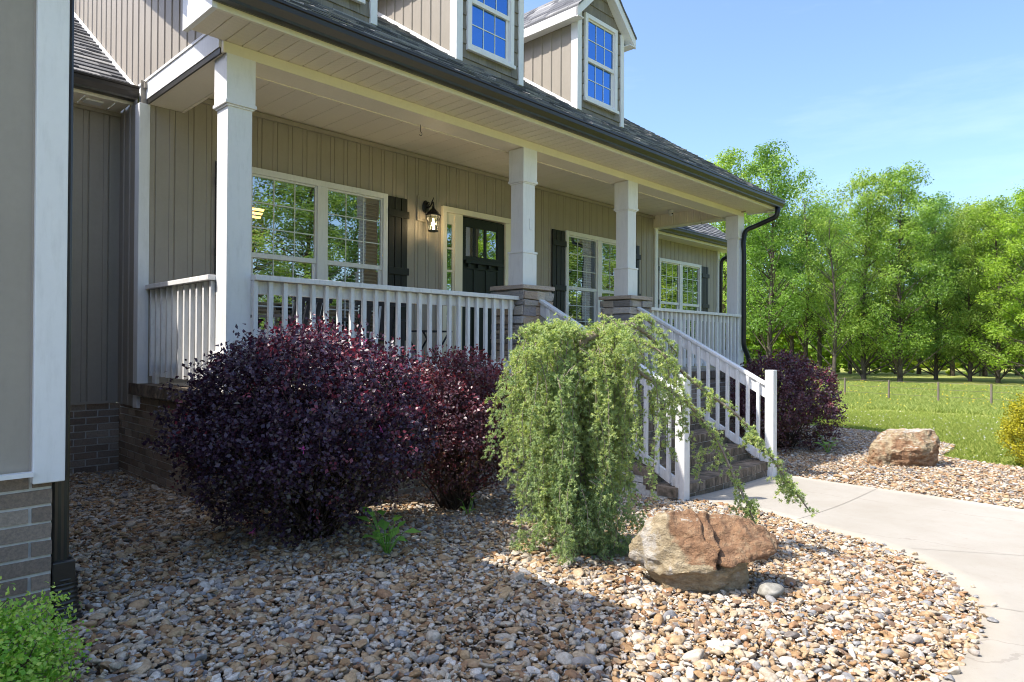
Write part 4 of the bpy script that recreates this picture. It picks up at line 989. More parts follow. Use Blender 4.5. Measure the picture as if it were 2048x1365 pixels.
# ------------------------------------------------------------------ boulders
def boulder(name, label, loc, ax_u, hulls, zones, crack=None, seed=3):
    bm = bmesh.new()
    for pts in hulls:
        vs_ = [bm.verts.new(p) for p in pts]; g = bmesh.ops.convex_hull(bm, input=vs_)
    for v in [v for v in bm.verts if not v.link_faces]: bm.verts.remove(v)
    me = bpy.data.meshes.new(name); bm.to_mesh(me); bm.free(); tmp = bpy.data.objects.new(name, me); C.objects.link(tmp)
    md = tmp.modifiers.new('r', 'REMESH'); md.mode = 'VOXEL'; md.voxel_size = .0085
    dg = bpy.context.evaluated_depsgraph_get(); me = bpy.data.meshes.new_from_object(tmp.evaluated_get(dg)); bpy.data.objects.remove(tmp)
    bm = bmesh.new(); bm.from_mesh(me); rr = random.Random(seed)
    for _ in range(40):
        n = Vector((rr.gauss(0, 1), rr.gauss(0, 1), rr.gauss(0, .8)+.15)).normalized(); cc = Vector((rr.uniform(-.2, .2), rr.uniform(-.1, .1), .2)); hh = max((v.co-cc).dot(n) for v in bm.verts)*rr.uniform(.925, .985)
        for v in bm.verts:
            e = (v.co-cc).dot(n)-hh
            if e > 0: v.co -= n*e
    bm.normal_update(); of = Vector((seed*3.7, seed, 0)); nd = []
    for v in bm.verts:
        p = v.co; d = .013*noise.fractal(p*6+of, .8, 2.0, 6)+.014*(noise.ridged_multi_fractal(p*9+of, .9, 2, 4, 1, 2)-1)
        d += .003*math.sin((p.z+.12*p.x+noise.noise(p*4+of)*.06)*75)
        cl = noise.cell(p*7+of*.3); d += .004*(cl-.5)
        if crack: d -= .022*math.exp(-(crack(p)/.009)**2)
        nd.append((v, v.normal*d))
    for v, d in nd: v.co += d
    bmesh.ops.smooth_vert(bm, verts=bm.verts, factor=.12, use_axis_x=True, use_axis_y=True, use_axis_z=True)
    bm.normal_update(); bm.to_mesh(me); bm.free(); me.name = name
    ca = me.attributes.new('zone', 'FLOAT_COLOR', 'POINT'); ca.data.foreach_set('color', np.array([zones(v.co, v.normal)+(0, 1) for v in me.vertices], np.float32).ravel())
    me.polygons.foreach_set('use_smooth', [True]*len(me.polygons)); me.materials.clear(); me.materials.append(MAT['boulder_rock'])
    o = bpy.data.objects.new(name, me); C.objects.link(o); o.location = loc; o.rotation_euler = (0, 0, math.atan2(ax_u[1], ax_u[0])); tag(o, label, 'boulder'); return o
# local frame: x to the picture's right, y away from the viewer
au = (Rv.x, Rv.y)
b1 = [[(-.43, .0, .13), (-.41, .12, .15), (-.40, -.04, .19), (-.30, -.15, .12), (-.27, .02, .385), (-.16, .02, .425), (-.17, -.06, .40), (.04, .05, .40), (-.26, .2, .30), (-.12, -.24, .15), (.02, -.25, .17), (-.05, .26, .30), (.05, -.20, .26), (.04, .02, .40), (-.18, -.14, .10)],
      [(.0, -.22, .19), (.0, .06, .40), (.15, .05, .385), (.33, .06, .345), (.43, .04, .28), (.43, .02, .235), (.40, -.08, .235), (.28, -.17, .195), (.10, -.24, .185), (.30, .22, .30), (.0, .27, .30), (.42, .14, .24), (.20, .2, .18), (-.1, .2, .2), (.30, -.12, .26)],
      [(-.18, -.10, -.06), (.05, -.16, -.06), (.22, -.08, -.06), (.23, .14, -.06), (-.14, .18, -.06), (-.27, .03, .06), (-.34, -.04, .13), (-.22, -.15, .10), (.0, -.20, .14), (.24, -.12, .20), (.27, .04, .22), (.1, .2, .2), (-.25, .15, .15)]]
def z1(p, n):
    if n.z > .93 and p.z > .37: return (.55, .45)
    lip = .185+.05*max(0, p.x) if p.x > 0 else .20+.10*max(0, -p.x-.1)
    if p.z < lip-.01: return (.10, .25 if p.x > -.2 else .45)
    q = float(smooth(-.24, -.10, np.array(p.x+.10*noise.noise(p*7)+.12*(p.z-.3))))
    return (.30+.50*q, (.52 if p.x > -.33 else .40)*(1-q))
bx, by = 3.40, 1.82
boulder('front_boulder', 'rust-and-tan split boulder in front of the weeping cedar', (bx, by, g1(bx, by)+.0), au, b1, z1, lambda p: (p.x+.0-.30*(.33-p.z)+.015*math.sin(p.z*45)) if p.z > .15 and p.y < .12 else 1, 3)
b2 = [(-.36, -.1, -.05), (-.1, -.2, -.05), (.3, -.16, -.05), (.38, .1, -.05), (-.2, .3, -.05), (-.41, .1, -.04), (-.44, -.08, .18), (-.42, .02, .24), (-.12, -.24, .2), (.12, -.26, .26), (.36, -.18, .3), (.44, -.05, .38), (.42, .1, .42), (.40, -.02, .45), (.2, -.1, .43), (-.05, -.08, .42), (-.3, .02, .32), (-.1, .2, .42), (.2, .25, .42), (-.25, .3, .25)]
def z2(p, n):
    return (.74 if -.25 < p.x < .02 and p.z < .36 and n.z < .6 else .50, .55 if n.z > .8 else .0)
boulder('rear_boulder', 'tan boulder with a pale flat top beside the lawn', (9.95, 2.42, g1(10.2, 2.5)-.02), au, [[(x*1.05, y, z*1.12) for x, y, z in b2]], z2, None, 8)

# ------------------------------------------------------------------ plants
def unit(v): return v/np.maximum(1e-9, np.linalg.norm(v, axis=-1, keepdims=True))
def leaves(P, D, N, ln, wd, fold=.25):
    """leaf blades: base P, direction D, face normal N -> 6 vertices, 4 triangles folded along the rib"""
    S_ = unit(np.cross(D, N)); N2 = unit(np.cross(S_, D)); ln = ln[:, None]; wd = wd[:, None]
    m = P+D*ln*.5; v = np.stack([P, m+S_*wd+N2*wd*fold, m-S_*wd+N2*wd*fold, P+D*ln-N2*ln*.10, m*1.0], 1)
    V = v.reshape(-1, 3); b = np.arange(len(P))[:, None]*5
    Fc = np.concatenate([b+np.array([0, 4, 1]), b+np.array([4, 3, 1]), b+np.array([0, 2, 4]), b+np.array([4, 2, 3])], 1).reshape(-1, 3)
    return V, Fc
def shrub(name, label, cat, base, cen, rad, n, mat, leaf=(.020, .040), twigs=60, lumps=.22, lowcut=.0, fresh_up=.12, seed=1, group=None, flower=None, inner=.35, tw_r=.006):
    r = np.random.default_rng(seed); random.seed(seed); t = empty(name, label, cat, base, group)
    # twig tips on a lumpy shell; leaves gathered round each tip
    K = n//14; u = unit(r.normal(size=(K*3, 3))); u = u[u[:, 2] > -.92][:K*2]
    lum = np.array([1+lumps*noise.noise(Vector(q)*2.1+Vector((seed*5., 0, 0)))+.09*noise.noise(Vector(q)*6+Vector((0, seed*5., 0))) for q in u])
    rr = lum*np.where(r.random(len(u)) < inner, r.uniform(.45, .9, len(u)), np.where((r.random(len(u)) < .06) & (u[:, 2] > -.2), r.uniform(1.03, 1.12, len(u)), r.uniform(.88, 1.04, len(u))))
    tips = np.array(cen)+u*rr[:, None]*np.array(rad); up = u.copy()
    sx_ = smooth(-.9, .15, u[:, 2]+.25*np.array([noise.noise(Vector(q)*3.3) for q in u])); keep = (r.random(len(u)) < .25+.75*sx_-lowcut*(u[:, 2] < -.3)) & (tips[:, 2] > gh(tips[:, 0], tips[:, 1])+.03)
    tips, up = tips[keep][:K], up[keep][:K]; K = len(tips); per = 14
    ax_ = unit(up*.8+np.array([0, 0, .45])+r.normal(0, .35, up.shape))
    s = np.tile(np.linspace(-1, 0.1, per), (K, 1))*r.uniform(.06, .13, (K, 1))
    P = tips[:, None]+ax_[:, None]*s[..., None]+r.normal(0, .020, (K, per, 3)); D = unit(ax_[:, None]*.55+r.normal(0, .75, (K, per, 3))); N = unit(r.normal(0, .6, (K, per, 3))+up[:, None]*.7+np.array([0, 0, .5]))
    P, D, N = P.reshape(-1, 3), D.reshape(-1, 3), N.reshape(-1, 3); m = len(P)
    ln = r.uniform(*leaf, m); V, Fc = leaves(P, D, N, ln, ln*.34)
    ti = np.clip(np.repeat(r.random(K)*.5, per)+r.random(m)*.5, 0, 1); low = np.repeat(up[:, 2] < -.25, per) & (r.random(m) < .5); ti[low] = r.uniform(.85, 1, low.sum())
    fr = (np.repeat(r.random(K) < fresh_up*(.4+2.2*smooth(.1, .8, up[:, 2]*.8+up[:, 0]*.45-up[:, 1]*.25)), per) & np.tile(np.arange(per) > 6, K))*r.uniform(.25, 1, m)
    link('foliage', npmesh('foliage', V, Fc, MAT[mat], np.repeat(ti, 4), np.repeat(fr, 4)), t)
    mb = MB(); b = Vector(base)
    idx = r.choice(K, min(K, twigs), replace=False)
    for i in idx:
        a = b+Vector((r.normal(0, .05), r.normal(0, .05), -.02)); c = Vector(tips[i]); mid = a.lerp(c, .5)+Vector((r.normal(0, .05), r.normal(0, .05), .06)); q = a.lerp(c, .22)+Vector((0, 0, .05))
        mb.tube([a, q, mid, c], [tw_r*1.7, tw_r*1.3, tw_r*.8, tw_r*.3], 5)
    mb.build('stem', MAT['twig_bark'], t, True)
    if flower:
        mb = MB()
        for i in r.choice(K, flower, replace=False):
            p = Vector(tips[i])+Vector(up[i])*.02
            for k in range(10):
                d = Vector((r.normal(), r.normal(), r.normal())).normalized(); q = p+d*.025; e = Vector((r.normal(), r.normal(), r.normal())).normalized()*.002; mb.face([p-e, p+e, q+e, q-e])
        mb.build('blossom', MAT['petal_pink'], t)
    return t
G = 'purple fringe-flower shrubs along the porch'
shrub('purple_shrub', 'largest dark purple shrub, at the left in front of the porch railing', 'shrub', (2.30, 4.02, g1(2.3, 4.0)), (2.27, 4.03, .99), (.82, .80, .68), 46000, 'purple_leaf', (.020, .037), 190, .15, .0, .15, 3, G, 7, .40)
shrub('purple_shrub', 'reddish purple shrub with bare lower stems between the big purple shrub and the cedar', 'shrub', (3.75, 4.22, g1(3.75, 4.2)), (3.74, 4.20, .88), (.60, .54, .61), 26000, 'rust_leaf', (.020, .036), 120, .22, .0, .40, 5, G, 2, .40)
shrub('purple_shrub', 'rusty purple shrub beyond the right stair railing at the porch corner', 'shrub', (10.25, 4.12, 0), (10.25, 4.12, .66), (.98, .74, .78), 22000, 'rust_leaf', (.028, .05), 90, .22, .0, .08, 7, G, 6, .35)
shrub('boxwood', 'bright green clipped shrub at the foot of the garage wing corner', 'shrub', (.30, 2.62, g1(.3, 2.6)), (.25, 2.58, .53), (.35, .30, .27), 17000, 'box_leaf', (.011, .020), 60, .25, .0, .30, 9, None, None, .30, .003)
shrub('golden_cypress', 'small golden yellow conifer beside the walkway bed at the lawn edge', 'shrub', (10.95, 1.08, 0), (10.95, 1.08, .48), (.44, .44, .50), 15000, 'yellow_leaf', (.018, .034), 30, .16, .0, .0, 12, None, None, .30, .005)

# --- weeping blue atlas cedar
def cedar():
    r = np.random.default_rng(21); base = Vector((3.41, 2.69, g1(3.41, 2.69))); t = empty('weeping_cedar', 'green weeping cedar draping to the ground and over the stair rail', 'tree', base)
    A = Vector((Rv.x, Rv.y, 0)); B = Vector((Fv.x, Fv.y, 0)).normalized()
    def W_(l, d, z): return np.array(base+A*l+B*d)*np.array([1, 1, 0])+np.array([0, 0, z])
    trunk = [W_(.02, .05, .16), W_(.0, .06, .55), W_(.05, .04, 1.0), W_(-.02, .02, 1.4), W_(.05, 0, 1.60), W_(.22, -.02, 1.66)]
    branches = [
      [W_(.05, 0, 1.60), W_(-.10, .03, 1.66), W_(-.26, .0, 1.66), W_(-.38, -.04, 1.61)],
      [W_(.05, 0, 1.60), W_(-.08, -.16, 1.64), W_(-.22, -.26, 1.58), W_(-.30, -.30, 1.48)],
      [W_(.0, .02, 1.5), W_(-.15, .2, 1.60), W_(-.30, .3, 1.55)],
      [W_(.12, .0, 1.64), W_(.22, -.22, 1.62), W_(.25, -.36, 1.50)],
      [W_(.1, .03, 1.62), W_(.2, .2, 1.62), W_(.24, .32, 1.52)],
      # right-hand arms sweeping over the stairs
      [W_(.22, -.02, 1.66), W_(.33, .0, 1.60), W_(.38, .03, 1.40), W_(.55, .06, 1.30), W_(.74, .05, 1.16), W_(.90, .02, .95), W_(1.00, -.02, .72), W_(1.10, -.04, .50), W_(1.16, -.05, .30)],
      [W_(.22, -.02, 1.66), W_(.36, .06, 1.69), W_(.52, .12, 1.58), W_(.66, .16, 1.43), W_(.86, .2, 1.26), W_(1.08, .2, 1.10), W_(1.25, .18, .90), W_(1.42, .15, .65), W_(1.55, .12, .46)],
      [W_(.33, .0, 1.60), W_(.50, -.10, 1.52), W_(.60, -.14, 1.38), W_(.66, -.16, 1.2)],
      [W_(.36, .06, 1.69), W_(.44, .16, 1.74), W_(.56, .22, 1.66), W_(.70, .26, 1.50)],
    ]
    mb = MB(); mb.tube(trunk, [.045, .042, .04, .036, .032, .026], 8)
    dens = lambda pts, n: np.array([np.array(q) for q in rs(pts, n)])
    def rs(pts, n):
        pts = [np.array(p, float) for p in pts]; d = [0]
        for a, b in zip(pts, pts[1:]): d.append(d[-1]+np.linalg.norm(b-a))
        out = []
        for s in np.linspace(0, d[-1], n):
            i = max(0, min(len(d)-2, int(np.searchsorted(d, s, 'right')-1))); u = (s-d[i])/(d[i+1]-d[i]); p0 = pts[max(0, i-1)]; p1 = pts[i]; p2 = pts[i+1]; p3 = pts[min(len(pts)-1, i+2)]
            out.append(.5*((2*p1)+(p2-p0)*u+(2*p0-5*p1+4*p2-p3)*u*u+(3*p1-p0-3*p2+p3)*u**3))
        return out
    strands = []; tuftP = []; tuftD = []; fresh = []
    def add_tufts(pts, start=0, step=.021, fr=0.):
        pts = np.array(pts); seg = np.diff(pts, axis=0); L = np.linalg.norm(seg, axis=1); d = np.r_[0, np.cumsum(L)]
        for s in np.arange(start, d[-1], step):
            i = min(int(np.searchsorted(d, s, 'right')-1), len(L)-1); p = pts[i]+seg[i]*((s-d[i])/L[i])
            a = unit(seg[i]); q = unit(np.cross(a, r.normal(size=3))); tuftP.append(p+q*r.uniform(0, .022)); tuftD.append(unit(q*1.0+a*.35+np.array([0, 0, .15]))); fresh.append(fr)
    def sprays(q, cnt, lm):
        q = np.array(q)
        for i in range(cnt):
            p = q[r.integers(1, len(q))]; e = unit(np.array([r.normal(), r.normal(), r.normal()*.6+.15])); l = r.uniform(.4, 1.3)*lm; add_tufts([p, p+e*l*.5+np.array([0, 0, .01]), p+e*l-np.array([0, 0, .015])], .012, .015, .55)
    def hang(p, L, out, fr, sp=.05):
        pts = [p]; d = np.array([out[0], out[1], .35]); n = max(5, int(L/.06))
        for i in range(n):
            d = d*.72+np.array([r.normal(0, .16), r.normal(0, .16), -.42]); pts.append(pts[-1]+unit(d)*L/n)
            gz = float(gh(pts[-1][0], pts[-1][1]))+.05
            if pts[-1][2] < gz: pts[-1][2] = gz+.02; d[2] = 0; 
        mb.tube(pts, list(np.linspace(.0034, .0014, len(pts))), 4, cap=False)
        z = np.array([q[2] for q in pts]); add_tufts(pts, .02, .022, fr)
        # short side sprays
        for j in range(1, len(pts)-1):
            for _ in range(2 if r.random() < .6 else 1):
                e = unit(np.array([r.normal(), r.normal(), r.uniform(-.9, .2)])); l = r.uniform(.03, .085); add_tufts([pts[j], pts[j]+e*l*.5+np.array([0, 0, .01]), pts[j]+e*l+np.array([0, 0, -.02])], .01, .016, fr)
    for k, br in enumerate(branches):
        q = rs(br, 26); n = len(q); r0, r1 = (.022, .006) if k < 7 else (.012, .004)
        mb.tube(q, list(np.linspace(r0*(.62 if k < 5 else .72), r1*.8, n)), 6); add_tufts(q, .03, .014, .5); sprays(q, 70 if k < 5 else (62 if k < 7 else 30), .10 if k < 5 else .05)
    # main curtain: anchor points over an elongated crown
    clus = [(r.uniform(-.37, .26), r.uniform(-1, 1)) for _ in range(38)]
    for i in range(150):
        cl, cd = clus[i % 38]; l = cl+r.normal(0, .022); w_ = .34*math.sqrt(max(.05, 1-((l+.07)/.48)**2)); d = (cd+r.normal(0, .08))*w_
        z = 1.60-.22*(abs(d)/.36)**2-.25*max(0, (abs(l+.05)-.28)/.2)**2+r.normal(0, .06); p = W_(l, d, z)
        gz = float(gh(p[0], p[1])); edge = (l < -.27)
        L = (z-gz)*(r.uniform(.55, 1.05) if not edge else r.uniform(.38, .80)); o = A*(l*.35)+B*(d*.5)
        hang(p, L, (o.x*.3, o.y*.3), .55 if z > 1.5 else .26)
    # strands along the right arms, getting shorter outwards
    for k, cnt, L0, L1 in ((5, 15, .60, .14), (6, 13, .30, .10), (7, 4, .5, .3), (8, 4, .25, .15)):
        q = rs(branches[k], 60)
        for i in range(cnt):
            u = r.uniform(.2, .98); p = q[int(u*59)]; L = (L0+(L1-L0)*u)*r.uniform(.5, 1.15); gz = float(gh(p[0], p[1])); L = min(L, (p[2]-gz)*.9)
            hang(p, max(.07, L), (r.normal(0, .1), r.normal(0, .1)), .6)
    # low skirt near the ground
    for i in range(60):
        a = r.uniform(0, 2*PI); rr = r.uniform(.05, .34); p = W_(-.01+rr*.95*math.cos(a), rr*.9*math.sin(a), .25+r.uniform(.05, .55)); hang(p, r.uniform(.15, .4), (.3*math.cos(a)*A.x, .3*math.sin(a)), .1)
    mb.build('branch', MAT['cedar_bark'], t, True)
    P = np.array(tuftP); D = np.array(tuftD); fr = np.array(fresh); K = len(P); per = 19
    dd = unit(D[:, None]*.75+r.normal(0, .55, (K, per, 3))); ln = r.uniform(.012, .022, (K, per, 1)); side = unit(np.cross(dd, r.normal(size=(K, per, 3))))*.0021
    Pb = np.repeat(P[:, None], per, 1); V = np.stack([Pb-side, Pb+side, Pb+dd*ln+side*.4, Pb+dd*ln-side*.4], 2).reshape(-1, 3); Fc = np.arange(K*per*4).reshape(-1, 4)
    tuft_t = r.random(K)*.6; inner = np.array([1.0]*K)
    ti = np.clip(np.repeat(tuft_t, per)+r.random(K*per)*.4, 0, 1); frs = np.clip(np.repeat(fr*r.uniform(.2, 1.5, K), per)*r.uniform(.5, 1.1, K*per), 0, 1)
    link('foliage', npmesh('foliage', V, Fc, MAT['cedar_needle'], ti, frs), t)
cedar()

# --- small leafy weeds
def weed(x, y, label, s=1., n=16, seed=1):
    r = np.random.default_rng(seed); z = g1(x, y)+.02; t = empty('weed', label, 'plant', (x, y, z), 'green weeds among the pebbles')
    a = r.uniform(0, 2*PI, n); el = r.uniform(.0, .75, n); D = np.stack([np.cos(a)*np.cos(el), np.sin(a)*np.cos(el), np.sin(el)], -1)
    hgt = r.uniform(.02, .14, n)[:, None]*s; P = np.array([x, y, z])+D*hgt*.8+np.array([0, 0, 1])*hgt; N = unit(np.array([0, 0, 1])-D*.4+r.normal(0, .15, D.shape)); ln = r.uniform(.05, .095, n)*s
    V, Fc = leaves(P, D, N, ln, ln*.36, .15); link('leaf', npmesh('leaf', V, Fc, MAT['weed_leaf'], np.repeat(r.random(n), 4)), t)
    mb = MB()
    for p in P: mb.tube([(x, y, z-.02), p], .0025, 4)
    mb.build('stem', MAT['weed_leaf'], t)
weed(2.42, 3.36, 'broad-leaved weed at the foot of the big purple shrub', 1.25, 26, 2)
weed(3.62, 3.95, 'yellow-green weed under the reddish purple shrub', .7, 9, 5)
weed(10.2, 3.45, 'large-leaved weed in front of the rusty purple shrub', 1.5, 12, 6)
# --- fallen leaves under the cedar
for k, (x, y, lb) in enumerate(((3.52, 2.28, 'curled brown leaf on the pebbles in front of the cedar'), (4.35, 2.35, 'brown leaf on the pebbles behind the front boulder'), (2.95, 2.0, 'brown leaf lying alone on the sunlit pebbles'))):
    D = unit(np.array([[.8, .3, .2]])); V, Fc = leaves(np.array([[x, y, g1(x, y)+.06]]), D, unit(np.array([[.1, -.6, .9]])), np.array([.08]), np.array([.026]), .5)
    tag(link('fallen_leaf', npmesh('fallen_leaf', V, Fc, MAT['dead_leaf'], np.ones(4)*.5)), lb, 'leaf', 'fallen brown leaves')

r = np.random.default_rng(77); n = 420; X = r.uniform(.8, 6, n); Y = r.uniform(.7, 5, n); k = inpoly(X, Y, LEFTBED); X, Y = X[k], Y[k]; n = len(X)
D = unit(np.column_stack([r.normal(size=(n, 2)), r.normal(0, .25, n)])); V, Fc = leaves(np.column_stack([X, Y, gh(X, Y)+r.uniform(.026, .04, n)]), D, unit(np.column_stack([r.normal(0, .4, (n, 2)), np.ones(n)])), r.uniform(.012, .034, n), r.uniform(.003, .010, n), .4)
tag(link('leaf_litter', npmesh('leaf_litter', V, Fc, MAT['dead_leaf'], np.repeat(r.random(n), 4))), 'tiny dry brown leaf bits scattered over the pebbles', 'leaf litter', None, 'stuff')
# ------------------------------------------------------------------ lawn grass tufts
gcol = bpy.data.collections.new('grass_shapes')
for k in range(5):
    r = np.random.default_rng(70+k); n = 16; a = r.uniform(0, 2*PI, n); ln = r.uniform(.5, 1.1, n); le = r.uniform(.15, .75, n)
    P = np.stack([r.normal(0, .45, n), r.normal(0, .45, n), np.zeros(n)], -1); D = unit(np.stack([np.cos(a)*le, np.sin(a)*le, np.ones(n)], -1)); S_ = unit(np.cross(D, r.normal(size=(n, 3))))*.05
    V = np.stack([P-S_, P+S_, P+D*ln[:, None]*.6+S_*.7, P+D*ln[:, None]*.6-S_*.7, P+D*ln[:, None]+np.stack([np.cos(a), np.sin(a), -np.ones(n)*.2], -1)*.25], 1).reshape(-1, 3); b = np.arange(n)[:, None]*5
    Fc = np.concatenate([b+np.array([0, 1, 2]), b+np.array([0, 2, 3]), b+np.array([3, 2, 4])], 1).reshape(-1, 3)
    me = npmesh('grass_tuft', V, Fc, MAT['grass_blade'], np.repeat(r.random(n), 3)); gcol.objects.link(bpy.data.objects.new('grass_tuft', me))
for q in range(7):
    for o in list(gcol.objects)[:5]: gcol.objects.link(bpy.data.objects.new('grass_tuft', o.data))
for nm, mt in (('clover_head', 'petal_white'),):
    V, Fc = ico(1); me = npmesh(nm, V*np.array([.11, .11, .09])+np.array([0, 0, .75]), Fc, MAT[mt]); gcol.objects.link(bpy.data.objects.new(nm, me))
n = 52000; az = rng.uniform(R(-14), R(24), n)*1.0; dd = np.sqrt(rng.uniform(8.5**2, 31**2, n)); dd = 8.5+(dd-8.5)*rng.uniform(.35, 1, n)
X = dd*np.cos(az+R(2)); Y = dd*np.sin(az+R(2)); k = ~inpoly(X, Y, np.vstack([RIGHTBED])) & ~inpoly(X, Y, WALKP) & ~((Y > 4.6) & (X < 15.3)); X, Y, dd = X[k], Y[k], dd[k]; n = len(X)
gn_scatter('grass', np.stack([X, Y, gh(X, Y)-.04], -1), np.stack([rng.normal(0, .12, n), rng.normal(0, .12, n), rng.uniform(0, 6.28, n)], -1), (rng.uniform(.04, .085, n)*(1+dd/40))[:, None]*np.ones((1, 3)), gcol, 'mown lawn grass dotted with white clover', 'grass')
fcol = bpy.data.collections.new('meadow_shapes'); MEADOW = []
for q in range(14):
    for o in list(gcol.objects)[:3]:
        if q == 0: mm = o.data.copy(); mm.materials.clear(); mm.materials.append(MAT['meadow_blade']); MEADOW.append(mm)
        fcol.objects.link(bpy.data.objects.new('grass_tuft', MEADOW[q % len(MEADOW)]))
V, Fc = ico(1); fcol.objects.link(bpy.data.objects.new('buttercup', npmesh('buttercup', V*np.array([.11, .11, .08])+np.array([0, 0, .95]), Fc, MAT['petal_yellow'])))
n = 26000; az = rng.uniform(R(-14), R(24), n)+R(2); dd = np.sqrt(rng.uniform(31**2, 54**2, n)); X, Y = dd*np.cos(az), dd*np.sin(az)
gn_scatter('meadow', np.stack([X, Y, gh(X, Y)-.04], -1), np.stack([rng.normal(0, .1, n), rng.normal(0, .1, n), rng.uniform(0, 6.28, n)], -1), rng.uniform(.16, .30, n)[:, None]*np.ones((1, 3)), fcol, 'taller meadow grass with yellow buttercups beyond the wire fence', 'meadow')

# ------------------------------------------------------------------ pixel-ray helper for the far things (2048 x 1365 photograph, depth in metres)
def at(px, depth):
    d = Fv*1.0+R2*((px-1024)/1345.5); p = Vector((0, 0, EZ))+d*depth; return p.x, p.y
# --- wire fence
fe = empty('wire_fence', 'thin wire field fence on slim wooden posts along the meadow', 'fence', (*at(1780, 33), -1))
tops = []
for px, dp in ((1500, 39), (1590, 36.5), (1690, 34.5), (1778, 32.5), (1877, 31), (1983, 29.5), (2095, 28), (2210, 26.8), (2330, 25.6)):
    x, y = at(px, dp); z = g1(x, y); mb = MB(); mb.tube([(x, y, z-.2), (x, y, z+.98)], .045, 7); mb.build('post', MAT['post_wood'], fe); tops.append((x, y, z))
mb = MB()
for h in (.3, .62, .93):
    mb.tube([(x, y, z+h) for x, y, z in tops], .006, 4)
mb.build('wire', MAT['post_wood'], fe)

# ------------------------------------------------------------------ trees
def tree_parts(seed, H, cr, cbase, mat, nclump, leaf=.22, per=150, lean=.3, sparse=1.0):
    r = np.random.default_rng(seed); mb = MB(); N_ = 9
    tr = [Vector((lean*math.sin(i*.6+seed)*i/N_*.8, lean*math.cos(i*.5+seed)*i/N_*.8, H*.93*i/N_)) for i in range(N_+1)]
    mb.tube([tr[0]-Vector((0, 0, .4))]+tr, [H*.0135]+[H*.0115*(1-.9*i/N_)+.012 for i in range(N_+1)], 8)
    CL = []
    for i in range(nclump):
        h = cbase+(1-cbase)*(i+r.uniform(0, 1))/nclump; f = (h-cbase)/(1-cbase)
        w_ = cr*math.sqrt(max(.02, 1-((f-.40)/.62)**2))*math.sqrt(r.uniform(.02, 1.12))*(.72+.55*(noise.noise(Vector((math.cos(i*2.399)*1.5, math.sin(i*2.399)*1.5, h*5+seed)))+.5))
        a = i*2.399+r.normal(0, .4); c = Vector((w_*math.cos(a), w_*math.sin(a), H*h))
        j = min(N_-1, int(max(0, h-.06-.10*w_/cr)/.93*N_)); s = tr[j].lerp(tr[j+1], r.random()); c = c+Vector((s.x, s.y, 0)); CL.append((c, r.uniform(.7, 1.3)*H*.062))
        m = s.lerp(c, .55)+Vector((0, 0, -.05*w_)); mb.tube([s, m, c], [H*.0042*(1.15-h)+.008, H*.0026*(1.1-h)+.006, .006], 4, cap=False)
    Pn = []; Nn = []; T = []
    for c, sz in CL:
        k = int(per*r.uniform(.6, 1.3)*sparse); u = unit(r.normal(size=(k, 3)))*(r.random((k, 1))**.45); Pn.append(np.array(c)+u*np.array([sz, sz, sz*.72])); Nn.append(unit(u+r.normal(0, .6, (k, 3))+np.array([0, 0, .6]))); T.append(np.clip(r.random()*.55+r.random(k)*.45, 0, 1))
    P = np.vstack(Pn); N = np.vstack(Nn); T = np.concatenate(T); m = len(P); a = unit(np.cross(N, r.normal(size=(m, 3)))); b = np.cross(N, a); s = r.uniform(.5, 1.15, (m, 1))*leaf
    V = np.stack([P-a*s*.62, P-b*s*.32+N*s*.12, P+a*s*.62, P+b*s*.32+N*s*.12], 1).reshape(-1, 3); Fc = np.arange(m*4).reshape(-1, 4)
    cme = npmesh('crown', V, Fc, MAT[mat], T)
    o = mb.build('trunk', MAT['bark'], None, True); tme = o.data; bpy.data.objects.remove(o); return tme, cme
VAR = [tree_parts(31, 16, 3.7, .13, 'tree_leaf', 104, .185, 225), tree_parts(32, 16, 2.7, .22, 'tree_leaf', 84, .185, 240), tree_parts(33, 16, 4.0, .12, 'dark_tree_leaf', 106, .19, 220), tree_parts(34, 16, 2.8, .24, 'tree_leaf', 74, .18, 140, .5, .7), tree_parts(35, 16, 3.6, .10, 'bush_leaf', 98, .185, 210)]
VAR += [tree_parts(36, 16, 3.3, .30, 'tree_leaf', 84, .19, 210), tree_parts(37, 16, 3.3, .32, 'dark_tree_leaf', 84, .19, 210)]
def tree(px, dp, H, var, rot, label, group, wide=1.0, xy=None):
    x, y = xy if xy else at(px, dp); z = g1(x, y); t = empty('woodland_tree', label, 'tree', (x, y, z), group); s = H/16; t.scale = (s*wide, s*wide, s); t.rotation_euler = (0, 0, rot)
    for nm, me in zip(('trunk', 'crown'), VAR[var]):
        o = bpy.data.objects.new(nm, me); C.objects.link(o); o.parent = t
    return t
def top(py, dp, px): # height of a tree whose tip shows at row py
    x, y = at(px, dp); return (692-py)/1345.5*dp+EZ-g1(x, y)
GA = 'tall leafy trees at the meadow edge'
front = [(1448, 56, 312, 1, 'loose-topped slim tree peeking over the porch roof beside the right gutter end', 1), (1540, 52, 298, 1, 'tallest slim tree just right of the porch gutter, with a pointed loose crown', .95),
 (1612, 60, 370, 3, 'thin open-crowned tree with pale airy leaves and sky showing through', .95), (1668, 50, 405, 3, 'slender tree with dark bare trunk left of the broad dense crown', .9), (1728, 53, 352, 0, 'broad dense tree with domed crown, left half of the highest dome in the wood', .95), (1800, 51, 335, 0, 'dense full tree whose crown forms the right half of the highest dome', .95),
 (1872, 54, 392, 2, 'darker tree filling the dip right of the highest dome', .9), (1940, 52, 415, 2, 'dark green round tree with low limbs behind the last fence posts', .9), (1996, 50, 398, 0, 'bright leafy tree near the right edge of the wood', .95), (2062, 47, 372, 4, 'yellow-green tree cut by the right edge of the view', 1.0), (2140, 48, 350, 2, 'dark tree just outside the right edge of the view', 1.), (2240, 48, 380, 0, 'leafy tree well outside the right edge of the view', 1.)]
random.seed(4)
